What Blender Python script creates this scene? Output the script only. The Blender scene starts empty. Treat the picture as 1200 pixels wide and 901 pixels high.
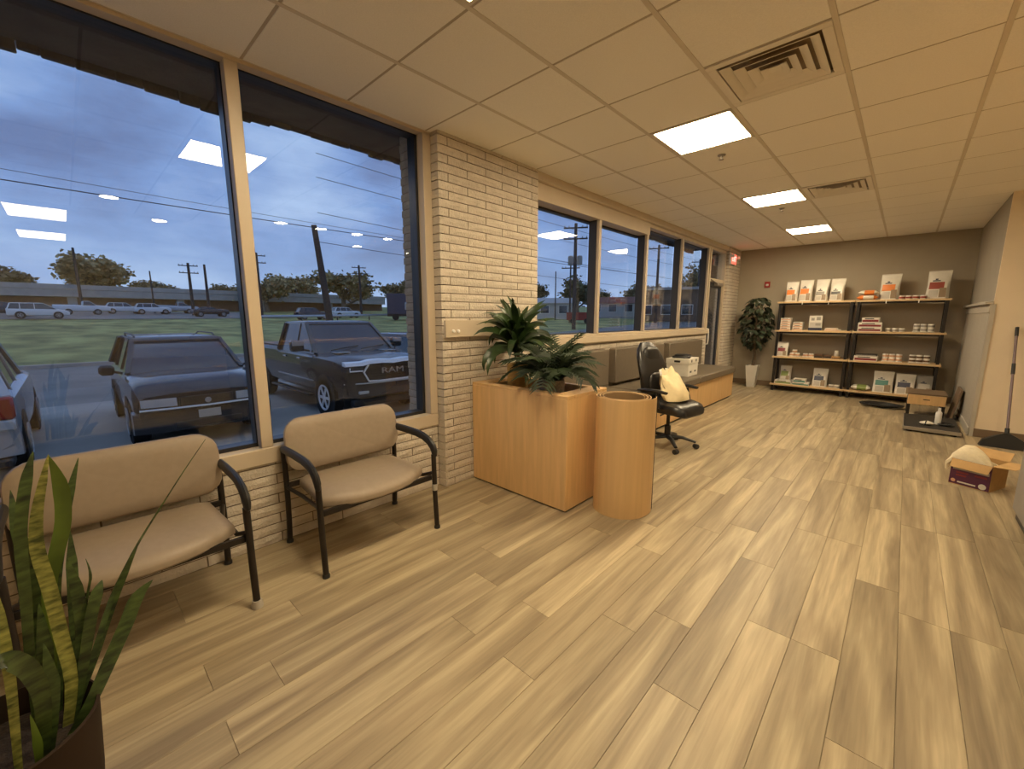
import bpy, math, random
from mathutils import Vector, Matrix
from math import pi, sin, cos, radians as RD
random.seed(7)
S = bpy.context.scene
COL = S.collection

# ------------------------------------------------------------------ camera
cam_d = bpy.data.cameras.new('camera'); cam = bpy.data.objects.new('camera', cam_d); COL.objects.link(cam)
cam_d.sensor_fit = 'HORIZONTAL'; cam_d.sensor_width = 36.0; cam_d.lens = 487.0 / 1200 * 36
cam_d.clip_start = 0.05; cam_d.clip_end = 600
cam.location = (2.741, -1.444, 1.45); cam.rotation_euler = (RD(90 - 9.2), 0, RD(43.165))
S.camera = cam
S.view_settings.view_transform = 'Standard'; S.view_settings.look = 'None'
S.view_settings.exposure = 0.0; S.view_settings.gamma = 1.0; S.view_settings.use_curve_mapping = False
S.cycles.max_bounces = 12; S.cycles.diffuse_bounces = 8; S.cycles.glossy_bounces = 4
S.cycles.transparent_max_bounces = 16; S.cycles.caustics_reflective = False; S.cycles.caustics_refractive = False
S.cycles.sample_clamp_indirect = 8.0

# ------------------------------------------------------------------ sky: overcast blue dusk
LAMP = (1.0, 0.80, 0.51); LAMP_W = 53.0
W = bpy.data.worlds.new('dusk_sky'); S.world = W; W.use_nodes = True
nt = W.node_tree; nt.nodes.clear()
def N(t, **k):
    n = nt.nodes.new(t)
    for a, v in k.items(): setattr(n, a, v)
    return n
tc = N('ShaderNodeTexCoord'); mp = N('ShaderNodeMapping'); mp.inputs['Scale'].default_value = (1.0, 1.0, 2.6)
n1 = N('ShaderNodeTexNoise'); n1.inputs['Scale'].default_value = 2.3; n1.inputs['Detail'].default_value = 7; n1.inputs['Roughness'].default_value = 0.55
r1 = N('ShaderNodeValToRGB'); cr = r1.color_ramp
cr.elements[0].position = 0.36; cr.elements[0].color = (0.125, 0.185, 0.37, 1)
cr.elements[1].position = 0.66; cr.elements[1].color = (0.36, 0.49, 0.74, 1)
e = cr.elements.new(0.5); e.color = (0.185, 0.295, 0.57, 1)
sx = N('ShaderNodeSeparateXYZ'); mr = N('ShaderNodeMapRange')
mr.inputs['From Min'].default_value = 0.0; mr.inputs['From Max'].default_value = 0.22; mr.inputs['To Min'].default_value = 0.55; mr.inputs['To Max'].default_value = 0.0
mx = N('ShaderNodeMix', data_type='RGBA'); mx.inputs[7].default_value = (0.36, 0.47, 0.68, 1)
bg = N('ShaderNodeBackground'); bg.inputs['Strength'].default_value = 1.38; out = N('ShaderNodeOutputWorld')
lk = nt.links.new
lk(tc.outputs['Generated'], mp.inputs['Vector']); lk(mp.outputs[0], n1.inputs['Vector']); lk(n1.outputs['Fac'], r1.inputs['Fac'])
lk(tc.outputs['Generated'], sx.inputs[0]); lk(sx.outputs['Z'], mr.inputs['Value']); lk(mr.outputs[0], mx.inputs[0])
lk(r1.outputs[0], mx.inputs[6]); lk(mx.outputs[2], bg.inputs['Color']); lk(bg.outputs[0], out.inputs[0])

# ------------------------------------------------------------------ materials
MATS = {}
def mat(name, col, rough=0.6, metal=0.0, var=0.0, scale=8.0, stretch=(1, 1, 1), bump=0.0, bscale=60.0, spec=0.5, coat=0.0, rnd=0.0, col2=None, detail=4, emit=None, es=1.0, world=False):
    if name in MATS: return MATS[name]
    m = bpy.data.materials.new(name); m.use_nodes = True; t = m.node_tree; b = t.nodes['Principled BSDF']
    b.inputs['Base Color'].default_value = (*col, 1); b.inputs['Roughness'].default_value = rough; b.inputs['Metallic'].default_value = metal
    b.inputs['Specular IOR Level'].default_value = spec; b.inputs['Coat Weight'].default_value = coat
    L = t.links.new
    vec = None
    if var or bump or rnd:
        c = t.nodes.new('ShaderNodeTexCoord'); g = t.nodes.new('ShaderNodeNewGeometry'); oi = t.nodes.new('ShaderNodeObjectInfo')
        mpn = t.nodes.new('ShaderNodeMapping'); mpn.inputs['Scale'].default_value = stretch
        ad = t.nodes.new('ShaderNodeVectorMath'); ad.operation = 'ADD'
        ml = t.nodes.new('ShaderNodeMath'); ml.operation = 'MULTIPLY'; ml.inputs[1].default_value = 0.0 if world else 40.0
        L(oi.outputs['Random'], ml.inputs[0]); L(g.outputs['Position'] if world else c.outputs['Object'], mpn.inputs['Vector'])
        L(mpn.outputs[0], ad.inputs[0]); L(ml.outputs[0], ad.inputs[1]); vec = ad.outputs[0]
    if var or rnd:
        no = t.nodes.new('ShaderNodeTexNoise'); no.inputs['Scale'].default_value = scale; no.inputs['Detail'].default_value = detail
        L(vec, no.inputs['Vector'])
        rp = t.nodes.new('ShaderNodeValToRGB'); a = rp.color_ramp
        lo = tuple(max(0, x * (1 - var)) for x in col); hi = col2 if col2 else tuple(min(1, x * (1 + var)) for x in col)
        a.elements[0].position = 0.32; a.elements[0].color = (*lo, 1); a.elements[1].position = 0.68; a.elements[1].color = (*hi, 1)
        L(no.outputs['Fac'], rp.inputs['Fac']); last = rp.outputs[0]
        if rnd:
            mm = t.nodes.new('ShaderNodeMapRange'); mm.inputs['To Min'].default_value = 1 - rnd; mm.inputs['To Max'].default_value = 1 + rnd
            L(oi.outputs['Random'], mm.inputs['Value'])
            vm = t.nodes.new('ShaderNodeVectorMath'); vm.operation = 'SCALE'; L(last, vm.inputs[0]); L(mm.outputs[0], vm.inputs['Scale']); last = vm.outputs[0]
        L(last, b.inputs['Base Color'])
    if bump:
        nb = t.nodes.new('ShaderNodeTexNoise'); nb.inputs['Scale'].default_value = bscale; nb.inputs['Detail'].default_value = 5
        L(vec, nb.inputs['Vector']); bp = t.nodes.new('ShaderNodeBump'); bp.inputs['Strength'].default_value = min(1, bump); bp.inputs['Distance'].default_value = 0.01 * bump
        L(nb.outputs['Fac'], bp.inputs['Height']); L(bp.outputs[0], b.inputs['Normal'])
    if emit:
        b.inputs['Emission Color'].default_value = (*emit, 1); b.inputs['Emission Strength'].default_value = es
    MATS[name] = m
    return m

def floor_material():
    m = bpy.data.materials.new('floor_plank_oak'); m.use_nodes = True; t = m.node_tree; b = t.nodes['Principled BSDF']; L = t.links.new
    g = t.nodes.new('ShaderNodeNewGeometry'); oi = t.nodes.new('ShaderNodeObjectInfo')
    ml = t.nodes.new('ShaderNodeMath'); ml.operation = 'MULTIPLY'; ml.inputs[1].default_value = 37.0; L(oi.outputs['Random'], ml.inputs[0])
    ad = t.nodes.new('ShaderNodeVectorMath'); ad.operation = 'ADD'; L(g.outputs['Position'], ad.inputs[0]); L(ml.outputs[0], ad.inputs[1])
    m1 = t.nodes.new('ShaderNodeMapping'); m1.inputs['Scale'].default_value = (1, 0.075, 1); L(ad.outputs[0], m1.inputs[0])
    a1 = t.nodes.new('ShaderNodeTexNoise'); a1.inputs['Scale'].default_value = 9; a1.inputs['Detail'].default_value = 3; a1.inputs['Distortion'].default_value = 0.8; L(m1.outputs[0], a1.inputs['Vector'])
    m2 = t.nodes.new('ShaderNodeMapping'); m2.inputs['Scale'].default_value = (1, 0.05, 1); L(ad.outputs[0], m2.inputs[0])
    a2 = t.nodes.new('ShaderNodeTexNoise'); a2.inputs['Scale'].default_value = 75; a2.inputs['Detail'].default_value = 4; a2.inputs['Distortion'].default_value = 0.5; L(m2.outputs[0], a2.inputs['Vector'])
    r1 = t.nodes.new('ShaderNodeValToRGB'); r1.color_ramp.elements[0].position = 0.33; r1.color_ramp.elements[0].color = (0.240, 0.188, 0.120, 1)
    r1.color_ramp.elements[1].position = 0.67; r1.color_ramp.elements[1].color = (0.475, 0.392, 0.250, 1); L(a1.outputs['Fac'], r1.inputs[0])
    e = r1.color_ramp.elements.new(0.5); e.color = (0.343, 0.274, 0.174, 1)
    r2 = t.nodes.new('ShaderNodeMapRange'); r2.inputs['From Min'].default_value = 0.3; r2.inputs['From Max'].default_value = 0.7; r2.inputs['To Min'].default_value = 0.87; r2.inputs['To Max'].default_value = 1.10; L(a2.outputs['Fac'], r2.inputs[0])
    mm = t.nodes.new('ShaderNodeMapRange'); mm.inputs['To Min'].default_value = 0.90; mm.inputs['To Max'].default_value = 1.09; L(oi.outputs['Random'], mm.inputs[0])
    mu = t.nodes.new('ShaderNodeMath'); mu.operation = 'MULTIPLY'; L(r2.outputs[0], mu.inputs[0]); L(mm.outputs[0], mu.inputs[1])
    vs = t.nodes.new('ShaderNodeVectorMath'); vs.operation = 'SCALE'; L(r1.outputs[0], vs.inputs[0]); L(mu.outputs[0], vs.inputs['Scale']); L(vs.outputs[0], b.inputs['Base Color'])
    b.inputs['Roughness'].default_value = 0.42; b.inputs['Specular IOR Level'].default_value = 0.4
    bp = t.nodes.new('ShaderNodeBump'); bp.inputs['Strength'].default_value = 0.12; bp.inputs['Distance'].default_value = 0.002; L(a2.outputs['Fac'], bp.inputs['Height']); L(bp.outputs[0], b.inputs['Normal'])
    MATS['floor'] = m; return m

def glass_material(name, tint=(0.93, 0.95, 0.95), f0=0.045):
    m = bpy.data.materials.new(name); m.use_nodes = True; t = m.node_tree; t.nodes.clear(); L = t.links.new
    o = t.nodes.new('ShaderNodeOutputMaterial'); g = t.nodes.new('ShaderNodeNewGeometry')
    dp = t.nodes.new('ShaderNodeVectorMath'); dp.operation = 'DOT_PRODUCT'; L(g.outputs['Incoming'], dp.inputs[0]); L(g.outputs['Normal'], dp.inputs[1])
    ab = t.nodes.new('ShaderNodeMath'); ab.operation = 'ABSOLUTE'; L(dp.outputs['Value'], ab.inputs[0])
    om = t.nodes.new('ShaderNodeMath'); om.operation = 'SUBTRACT'; om.inputs[0].default_value = 1; L(ab.outputs[0], om.inputs[1])
    pw = t.nodes.new('ShaderNodeMath'); pw.operation = 'POWER'; pw.inputs[1].default_value = 5; L(om.outputs[0], pw.inputs[0])
    ma = t.nodes.new('ShaderNodeMath'); ma.operation = 'MULTIPLY_ADD'; ma.inputs[1].default_value = 1 - f0; ma.inputs[2].default_value = f0; L(pw.outputs[0], ma.inputs[0])
    tr = t.nodes.new('ShaderNodeBsdfTransparent'); tr.inputs[0].default_value = (*tint, 1)
    gl = t.nodes.new('ShaderNodeBsdfGlossy'); gl.inputs['Roughness'].default_value = 0.0; gl.inputs['Color'].default_value = (1, 1, 1, 1)
    ms = t.nodes.new('ShaderNodeMixShader'); L(ma.outputs[0], ms.inputs[0]); L(tr.outputs[0], ms.inputs[1]); L(gl.outputs[0], ms.inputs[2]); L(ms.outputs[0], o.inputs[0])
    MATS[name] = m; return m

floor_material(); glass_material('window_glass')
mat('brick_paint', (0.60, 0.535, 0.445), 0.75, var=0.07, scale=14, bump=0.9, bscale=70, rnd=0.04)
mat('mortar_shade', (0.19, 0.15, 0.11), 0.9)  # brick joints: shadow in the recesses is put into this darker colour
mat('cream_frame', (0.56, 0.47, 0.35), 0.45, var=0.03, scale=4)
mat('bronze_frame', (0.030, 0.030, 0.034), 0.35, metal=0.3, var=0.1)
mat('vent_cream', (0.80, 0.75, 0.66), 0.5, var=0.02)
mat('tee_shade', (0.47, 0.41, 0.32), 0.7, var=0.02)  # darker than the grid: shadow lines between tiles put into the colour
mat('frame_grey', (0.035, 0.033, 0.032), 0.5, var=0.05)
mat('tile_white', (0.93, 0.90, 0.83), 0.9, var=0.035, scale=160, bump=0.35, bscale=220, rnd=0.012)
mat('grid_white', (0.68, 0.62, 0.52), 0.55, var=0.02, scale=5)
mat('taupe_wall', (0.36, 0.315, 0.245), 0.85, var=0.03, scale=3, bump=0.08, bscale=150)
mat('grey_wall', (0.33, 0.30, 0.25), 0.85, var=0.03, scale=3, bump=0.1, bscale=150)
mat('cream_wall', (0.76, 0.645, 0.48), 0.8, var=0.03, scale=3, bump=0.1, bscale=150)
mat('wainscot', (0.44, 0.405, 0.34), 0.6, var=0.03, scale=5)
mat('brown_base', (0.17, 0.115, 0.07), 0.6, var=0.1, scale=6)
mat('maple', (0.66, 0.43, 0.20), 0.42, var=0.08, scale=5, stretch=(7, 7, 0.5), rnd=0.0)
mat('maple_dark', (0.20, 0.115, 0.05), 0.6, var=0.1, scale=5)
mat('shelf_wood', (0.62, 0.44, 0.24), 0.5, var=0.1, scale=5, stretch=(0.7, 8, 8))
mat('black_metal', (0.022, 0.018, 0.016), 0.4, metal=0.4, var=0.1)
mat('chair_frame', (0.022, 0.017, 0.014), 0.42, metal=0.35, var=0.1)
mat('vinyl_tan', (0.30, 0.24, 0.18), 0.5, var=0.04, scale=30, bump=0.12, bscale=260)
mat('black_plastic', (0.014, 0.014, 0.015), 0.45, var=0.1)
mat('black_leather', (0.014, 0.013, 0.013), 0.33, var=0.1, bump=0.15, bscale=160)
mat('bench_vinyl', (0.155, 0.125, 0.09), 0.55, var=0.05, scale=25, bump=0.1, bscale=220)
mat('white_plastic', (0.78, 0.76, 0.72), 0.4, var=0.01)
mat('white_card', (0.72, 0.69, 0.62), 0.7, var=0.03, scale=10)
mat('chrome', (0.75, 0.76, 0.78), 0.12, metal=1.0, var=0.01)
mat('lamp_diffuser', (0.9, 0.85, 0.75), 0.5, emit=LAMP, es=LAMP_W)
mat('can_diffuser_low', (0.9, 0.85, 0.75), 0.5, emit=LAMP, es=16.0)
mat('can_diffuser', (0.9, 0.85, 0.75), 0.5, emit=LAMP, es=120.0)
mat('exit_red', (0.5, 0.02, 0.01), 0.4, emit=(1.0, 0.10, 0.06), es=2.2)
mat('exit_letter', (0.9, 0.5, 0.45), 0.4, emit=(1.0, 0.5, 0.42), es=2.0)
mat('snake_green', (0.018, 0.036, 0.009), 0.36, var=0.6, scale=18, stretch=(1, 1, 3.5), col2=(0.062, 0.10, 0.024))
mat('snake_pale', (0.075, 0.105, 0.02), 0.4, var=0.5, scale=26, stretch=(1, 1, 3.0), col2=(0.33, 0.34, 0.085))
mat('snake_bright', (0.085, 0.135, 0.016), 0.4, var=0.25, scale=8)
mat('soil', (0.022, 0.014, 0.009), 0.95, var=0.4, scale=40, bump=0.8, bscale=60)
mat('pot_brown', (0.020, 0.011, 0.006), 0.75, var=0.15, scale=6, spec=0.2)
mat('leaf_green', (0.014, 0.032, 0.009), 0.36, var=0.3, scale=10, col2=(0.036, 0.07, 0.018), rnd=0.2)
mat('palm_green', (0.011, 0.023, 0.008), 0.62, var=0.3, scale=10, spec=0.25, col2=(0.024, 0.042, 0.014), rnd=0.2)
mat('ficus_green', (0.022, 0.034, 0.018), 0.4, var=0.3, scale=10, col2=(0.045, 0.062, 0.034), rnd=0.3)
mat('bark', (0.11, 0.075, 0.045), 0.85, var=0.3, scale=30, bump=0.5)
mat('pot_wood', (0.46, 0.30, 0.10), 0.55, var=0.2, scale=8, stretch=(3, 3, 14))
mat('pot_woven', (0.24, 0.19, 0.14), 0.8, var=0.3, scale=50, bump=0.6)
mat('pot_white', (0.62, 0.58, 0.50), 0.4, var=0.03)
mat('roll_face', (0.60, 0.40, 0.19), 0.5, var=0.06, scale=4, stretch=(8, 8, 0.3))
mat('roll_back', (0.27, 0.175, 0.085), 0.75, var=0.08)
mat('cardboard', (0.52, 0.33, 0.14), 0.8, var=0.08, scale=12)
mat('purple_print', (0.085, 0.018, 0.055), 0.55, var=0.1, scale=12)
mat('towel', (0.72, 0.64, 0.46), 0.95, var=0.06, scale=30, bump=0.5, bscale=120)
mat('tote', (0.74, 0.62, 0.38), 0.85, var=0.05, scale=20, bump=0.2, bscale=180)
mat('red_plastic', (0.30, 0.02, 0.015), 0.45, var=0.05)
mat('grey_steel', (0.34, 0.31, 0.27), 0.4, metal=0.6, var=0.08)
mat('dark_rubber', (0.02, 0.016, 0.012), 0.75, var=0.15, scale=20)
mat('desk_grey', (0.30, 0.275, 0.235), 0.6, var=0.04)
mat('purple_pole', (0.20, 0.145, 0.15), 0.4, metal=0.3, var=0.05)
mat('tape', (0.42, 0.39, 0.34), 0.3, var=0.05)
for nm, c in dict(p_white=(0.70, 0.67, 0.60), p_orange=(0.72, 0.20, 0.03), p_navy=(0.035, 0.04, 0.075), p_maroon=(0.20, 0.022, 0.03), p_red=(0.30, 0.055, 0.035), p_teal=(0.07, 0.22, 0.19), p_green=(0.20, 0.26, 0.07), p_brown=(0.11, 0.055, 0.025), p_grey=(0.30, 0.28, 0.25), p_pink=(0.62, 0.36, 0.22), p_black=(0.03, 0.026, 0.025), p_silver=(0.48, 0.45, 0.40), p_photo=(0.26, 0.19, 0.12)).items():
    mat(nm, c, 0.4, var=0.04, scale=15)
# outdoors
mat('asphalt', (0.21, 0.195, 0.175), 0.85, var=0.18, scale=0.6, bump=0.3, bscale=40, world=True)
mat('concrete', (0.37, 0.335, 0.29), 0.85, var=0.12, scale=0.8, bump=0.2, bscale=30, world=True)
mat('grass', (0.24, 0.25, 0.065), 0.95, var=0.45, scale=0.5, stretch=(0.6, 1, 1), bump=1.0, bscale=3, world=True, detail=9, col2=(0.42, 0.41, 0.13))
mat('shake', (0.05, 0.05, 0.054), 0.9, var=0.3, scale=6, bump=0.6)
mat('brick_out', (0.40, 0.35, 0.29), 0.85, var=0.1, scale=14, bump=0.6, bscale=70)
mat('car_dark', (0.018, 0.019, 0.023), 0.22, metal=0.2, var=0.02, coat=0.6)
mat('truck_dark', (0.030, 0.031, 0.036), 0.22, metal=0.3, var=0.02, coat=0.6)
mat('car_white', (0.66, 0.68, 0.70), 0.3, var=0.02, coat=0.4)
mat('car_silver', (0.42, 0.44, 0.47), 0.25, metal=0.4, var=0.02, coat=0.4)
mat('car_glass', (0.03, 0.037, 0.045), 0.06, var=0.02, spec=0.8)
mat('bright_chrome', (0.80, 0.82, 0.85), 0.22, var=0.02, spec=0.8)
mat('tyre', (0.012, 0.012, 0.012), 0.85, var=0.1)
mat('lens_grey', (0.42, 0.45, 0.47), 0.12, var=0.05, spec=0.8)
mat('tail_red', (0.32, 0.02, 0.015), 0.2, var=0.05)
mat('pole_wood', (0.055, 0.045, 0.040), 0.9, var=0.2)
mat('wire_black', (0.03, 0.03, 0.035), 0.7, var=0.05)
mat('twig', (0.20, 0.155, 0.11), 0.95, var=0.25, scale=3, rnd=0.15)
mat('leaf_autumn', (0.36, 0.275, 0.13), 0.9, var=0.4, scale=1.2, rnd=0.2)
mat('overpass', (0.40, 0.38, 0.35), 0.9, var=0.08, scale=1)
mat('red_paint', (0.30, 0.035, 0.02), 0.6, var=0.05)
mat('brown_brick', (0.20, 0.125, 0.08), 0.9, var=0.1, scale=2)
mat('roof_red', (0.16, 0.055, 0.035), 0.9, var=0.1)

# ------------------------------------------------------------------ mesh building
class MB:
    def __init__(s): s.v = []; s.f = []
    def add(s, vs, fs):
        o = len(s.v); s.v += [tuple(v) for v in vs]; s.f += [tuple(i + o for i in f) for f in fs]; return s
    def box(s, lo, hi, ch=0.0, mtx=None):
        lo = list(lo); hi = list(hi)
        if ch <= 0:
            vs = [(x, y, z) for z in (lo[2], hi[2]) for y in (lo[1], hi[1]) for x in (lo[0], hi[0])]
            fs = [(0, 2, 3, 1), (4, 5, 7, 6), (0, 1, 5, 4), (2, 6, 7, 3), (0, 4, 6, 2), (1, 3, 7, 5)]
        else:
            ch = min([ch] + [0.49 * (hi[k] - lo[k]) for k in range(3)])
            vs = []; idx = {}
            for sx_ in (0, 1):
                for sy_ in (0, 1):
                    for sz_ in (0, 1):
                        for ax in range(3):
                            p = [hi[0] if sx_ else lo[0], hi[1] if sy_ else lo[1], hi[2] if sz_ else lo[2]]
                            for k, sg in enumerate((sx_, sy_, sz_)):
                                if k != ax: p[k] += -ch if sg else ch
                            idx[(sx_, sy_, sz_, ax)] = len(vs); vs.append(p)
            fs = []
            for ax in range(3):
                a, b = [k for k in range(3) if k != ax]
                for sg in (0, 1):
                    q = []
                    for (i, j) in ((0, 0), (1, 0), (1, 1), (0, 1)):
                        key = [0, 0, 0]; key[ax] = sg; key[a] = i; key[b] = j; q.append(idx[(*key, ax)])
                    fs.append(tuple(q) if (sg == 1) != (ax == 1) else tuple(q[::-1]))
            for ax in range(3):
                a, b = [k for k in range(3) if k != ax]
                for i in (0, 1):
                    for j in (0, 1):
                        q = []
                        for e_, fa in ((0, a), (1, a), (1, b), (0, b)):
                            key = [0, 0, 0]; key[ax] = e_; key[a] = i; key[b] = j; q.append(idx[(*key, fa)])
                        fs.append(tuple(q))
            for sx_ in (0, 1):
                for sy_ in (0, 1):
                    for sz_ in (0, 1): fs.append(tuple(idx[(sx_, sy_, sz_, ax)] for ax in range(3)))
        if mtx is not None: vs = [mtx @ Vector(v) for v in vs]
        return s.add(vs, fs)
    def beam(s, p0, p1, w, h, up=(0, 0, 1), ch=0.0):
        p0 = Vector(p0); p1 = Vector(p1); d = p1 - p0; L = d.length; d.normalize(); u = Vector(up)
        if abs(d.dot(u)) > 0.98: u = Vector((1, 0, 0))
        r = d.cross(u).normalized(); u = r.cross(d).normalized()
        m = Matrix((r, d, u)).transposed().to_4x4(); m.translation = p0
        return s.box((-w / 2, 0, -h / 2), (w / 2, L, h / 2), ch, m)
    def tube(s, pts, rad, n=8, cap=True, flat=1.0, up=(0, 0, 1)):
        pts = [Vector(p) for p in pts]; k = len(pts)
        if not hasattr(rad, '__len__'): rad = [rad] * k
        rings = []; pr = None
        for i, p in enumerate(pts):
            d = (pts[min(i + 1, k - 1)] - pts[max(i - 1, 0)]).normalized()
            if pr is None:
                u = Vector(up)
                if abs(d.dot(u)) > 0.95: u = Vector((1, 0, 0))
                r = d.cross(u).normalized()
            else: r = (pr - d * pr.dot(d)).normalized()
            pr = r; b = r.cross(d)
            rings.append([p + (r * cos(a) + b * sin(a) * flat) * rad[i] for a in [2 * pi * j / n for j in range(n)]])
        vs = [v for R_ in rings for v in R_]
        fs = [(i * n + j, i * n + (j + 1) % n, (i + 1) * n + (j + 1) % n, (i + 1) * n + j) for i in range(k - 1) for j in range(n)]
        if cap: fs += [tuple(range(n - 1, -1, -1)), tuple((k - 1) * n + j for j in range(n))]
        return s.add(vs, fs)
    def lathe(s, prof, n=24, c=(0, 0, 0), cap=True):
        vs = [(c[0] + r * cos(2 * pi * j / n), c[1] + r * sin(2 * pi * j / n), c[2] + z) for r, z in prof for j in range(n)]
        fs = [(i * n + j, i * n + (j + 1) % n, (i + 1) * n + (j + 1) % n, (i + 1) * n + j) for i in range(len(prof) - 1) for j in range(n)]
        if cap: fs += [tuple(range(n - 1, -1, -1)), tuple((len(prof) - 1) * n + j for j in range(n))]
        return s.add(vs, fs)
    def loft(s, rings, cap=True, closed=True):
        n = len(rings[0]); vs = [v for R_ in rings for v in R_]; m = n if closed else n - 1
        fs = [(i * n + j, i * n + (j + 1) % n, (i + 1) * n + (j + 1) % n, (i + 1) * n + j) for i in range(len(rings) - 1) for j in range(m)]
        if cap: fs += [tuple(range(n - 1, -1, -1)), tuple((len(rings) - 1) * n + j for j in range(n))]
        return s.add(vs, fs)
    def prism(s, poly, a, b, axis=2):
        def P(p, h):
            q = list(p); q.insert(axis, h); return q
        n = len(poly); vs = [P(p, a) for p in poly] + [P(p, b) for p in poly]
        fs = [(j, (j + 1) % n, n + (j + 1) % n, n + j) for j in range(n)] + [tuple(range(n - 1, -1, -1)), tuple(range(n, 2 * n))]
        return s.add(vs, fs)
    def xf(s, m): s.v = [tuple(m @ Vector(v)) for v in s.v]; return s
    def mesh(s, name, m=None, smooth=True):
        me = bpy.data.meshes.new(name); me.from_pydata(s.v, [], s.f)
        import bmesh
        bm = bmesh.new(); bm.from_mesh(me); bmesh.ops.recalc_face_normals(bm, faces=bm.faces); bm.to_mesh(me); bm.free()
        if smooth:
            me.polygons.foreach_set('use_smooth', [True] * len(me.polygons)); me.set_sharp_from_angle(angle=RD(38))
        if m: me.materials.append(MATS[m])
        return me
def B(lo, hi, ch=0.0): return MB().box(lo, hi, ch)

def link(name, me, parent=None, loc=(0, 0, 0), rot=(0, 0, 0)):
    o = bpy.data.objects.new(name, me); COL.objects.link(o); o.location = loc; o.rotation_euler = rot
    if parent: o.parent = parent
    return o
def part(name, mb, m, parent, label=None, loc=(0, 0, 0), rot=(0, 0, 0), smooth=True):
    o = link(name, mb.mesh(name, m, smooth), parent, loc, rot)
    if label: o['label'] = label
    return o
def tag(o, label=None, cat=None, group=None, kind=None):
    for k, v in (('label', label), ('category', cat), ('group', group), ('kind', kind)):
        if v: o[k] = v
    return o
def thing(name, label, cat, loc=(0, 0, 0), rz=0.0, group=None):
    return tag(link(name, None, None, loc, (0, 0, rz)), label, cat, group)
def solo(name, mb, m, label, cat, loc=(0, 0, 0), rz=0.0, group=None):
    return tag(link(name, mb.mesh(name, m), None, loc, (0, 0, rz)), label, cat, group)
def struct(name, mb, m, label=None, parent=None):
    return tag(link(name, mb.mesh(name, m), parent), label, kind='structure')
def copy_tree(o, parent=None, first=True):
    c = o.copy(); COL.objects.link(c); c.parent = parent
    for ch in o.children: copy_tree(ch, c, False)
    return c
def text(name, body, size, m, parent, loc, rot, ext=0.004, sx_=1.0):
    cu = bpy.data.curves.new(name, 'FONT'); cu.body = body; cu.size = size; cu.extrude = ext; cu.align_x = 'CENTER'; cu.align_y = 'CENTER'
    tmp = bpy.data.objects.new(name, cu); COL.objects.link(tmp); bpy.context.view_layer.update()
    me = bpy.data.meshes.new_from_object(tmp.evaluated_get(bpy.context.evaluated_depsgraph_get())); bpy.data.objects.remove(tmp)
    me.materials.clear(); me.materials.append(MATS[m]); o = link(name, me, parent, loc, rot); o.scale = (sx_, 1, 1); return o

H = 2.85; G = -0.6     # ceiling height; level of the parking lot outside

# ================================================================== ROOM
# ---- floor: slab with single planks laid along the room
fl = MB(); fl.box((-0.5, -4, -0.12), (9.2, 8.8, -0.006)); fl.box((5.005, -4, -0.1), (9.2, 6.1, 0.0)); fl.box((-0.1, -4, -0.1), (5.0, -2.66, 0.0))
floor_o = struct('floor', fl, 'floor')
PW, PL = 0.178, 1.22
plank_me = {}
def plank_mesh(w, l):
    k = (round(w, 3), round(l, 3))
    if k not in plank_me: plank_me[k] = MB().box((0, 0, -0.006), (w, l, 0.0), 0.0009).mesh('plank', 'floor', False)
    return plank_me[k]
rows = 29; rp = random.Random(3)
for i in range(rows):
    x0 = -0.155 + i * PW; y = -2.65 - rp.choice((0.1, 0.35, 0.6, 0.8, 1.0)); ymax = 8.69 if x0 < 3.45 else 6.06
    while y < ymax - 0.02:
        a = max(y, -2.65); b_ = min(y + PL, ymax)
        if b_ - a > 0.03: link('plank', plank_mesh(PW - 0.0012, b_ - a - 0.0012), floor_o, (x0, a, 0))
        y += PL
# ---- ceiling: grid with lay-in tiles
GX = lambda i: 0.51 + 0.6096 * i
GY = lambda j: 0.6096 * j
ce = MB(); ce.box((-0.3, -4, 2.885), (9.2, 8.8, 2.95))
ce.box((GX(7), -4, H), (9.2, 6.1, 2.89)); ce.box((-0.3, -4, H), (GX(7), GY(-4), 2.89)); ce.box((-0.3, GY(-4), H), (GX(-1), 0.65, 2.89))
for i in range(-1, 8): ce.box((GX(i) - 0.012, GY(-4), H), (GX(i) + 0.012, 8.7 if i < 5 else 6.07, H + 0.02))
ceiling_o = struct('ceiling', ce, 'grid_white')
for j in range(-4, 15): part('cross_tee', B((GX(-1), GY(j) - 0.0073, H + 0.003), (GX(7) if j < 10 else GX(5), GY(j) + 0.0073, H + 0.014)), 'tee_shade', ceiling_o)  # cross tees toned dark in place of shadow in the tile gaps
LIGHTS = [(1, -1), (1, 3), (1, 7), (1, 11)]; VENTS = [(2, 2), (2, 7)]
tile_me = MB().box((0.0125, 0.0075, 0.001), (0.5971, 0.6021, 0.022), 0.002).mesh('ceiling_tile', 'tile_white', False)
for i in range(-1, 7):
    for j in range(-4, 15):
        if (i, j) in LIGHTS or (i, j) in VENTS or (i >= 5 and j > 9): continue
        me = tile_me
        if j == 14: me = MB().box((0.0125, 0.0045, 0.001), (0.5971, 0.16, 0.022), 0.002).mesh('ceiling_tile', 'tile_white', False)
        link('ceiling_tile', me, ceiling_o, (GX(i), GY(j), H))
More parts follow.
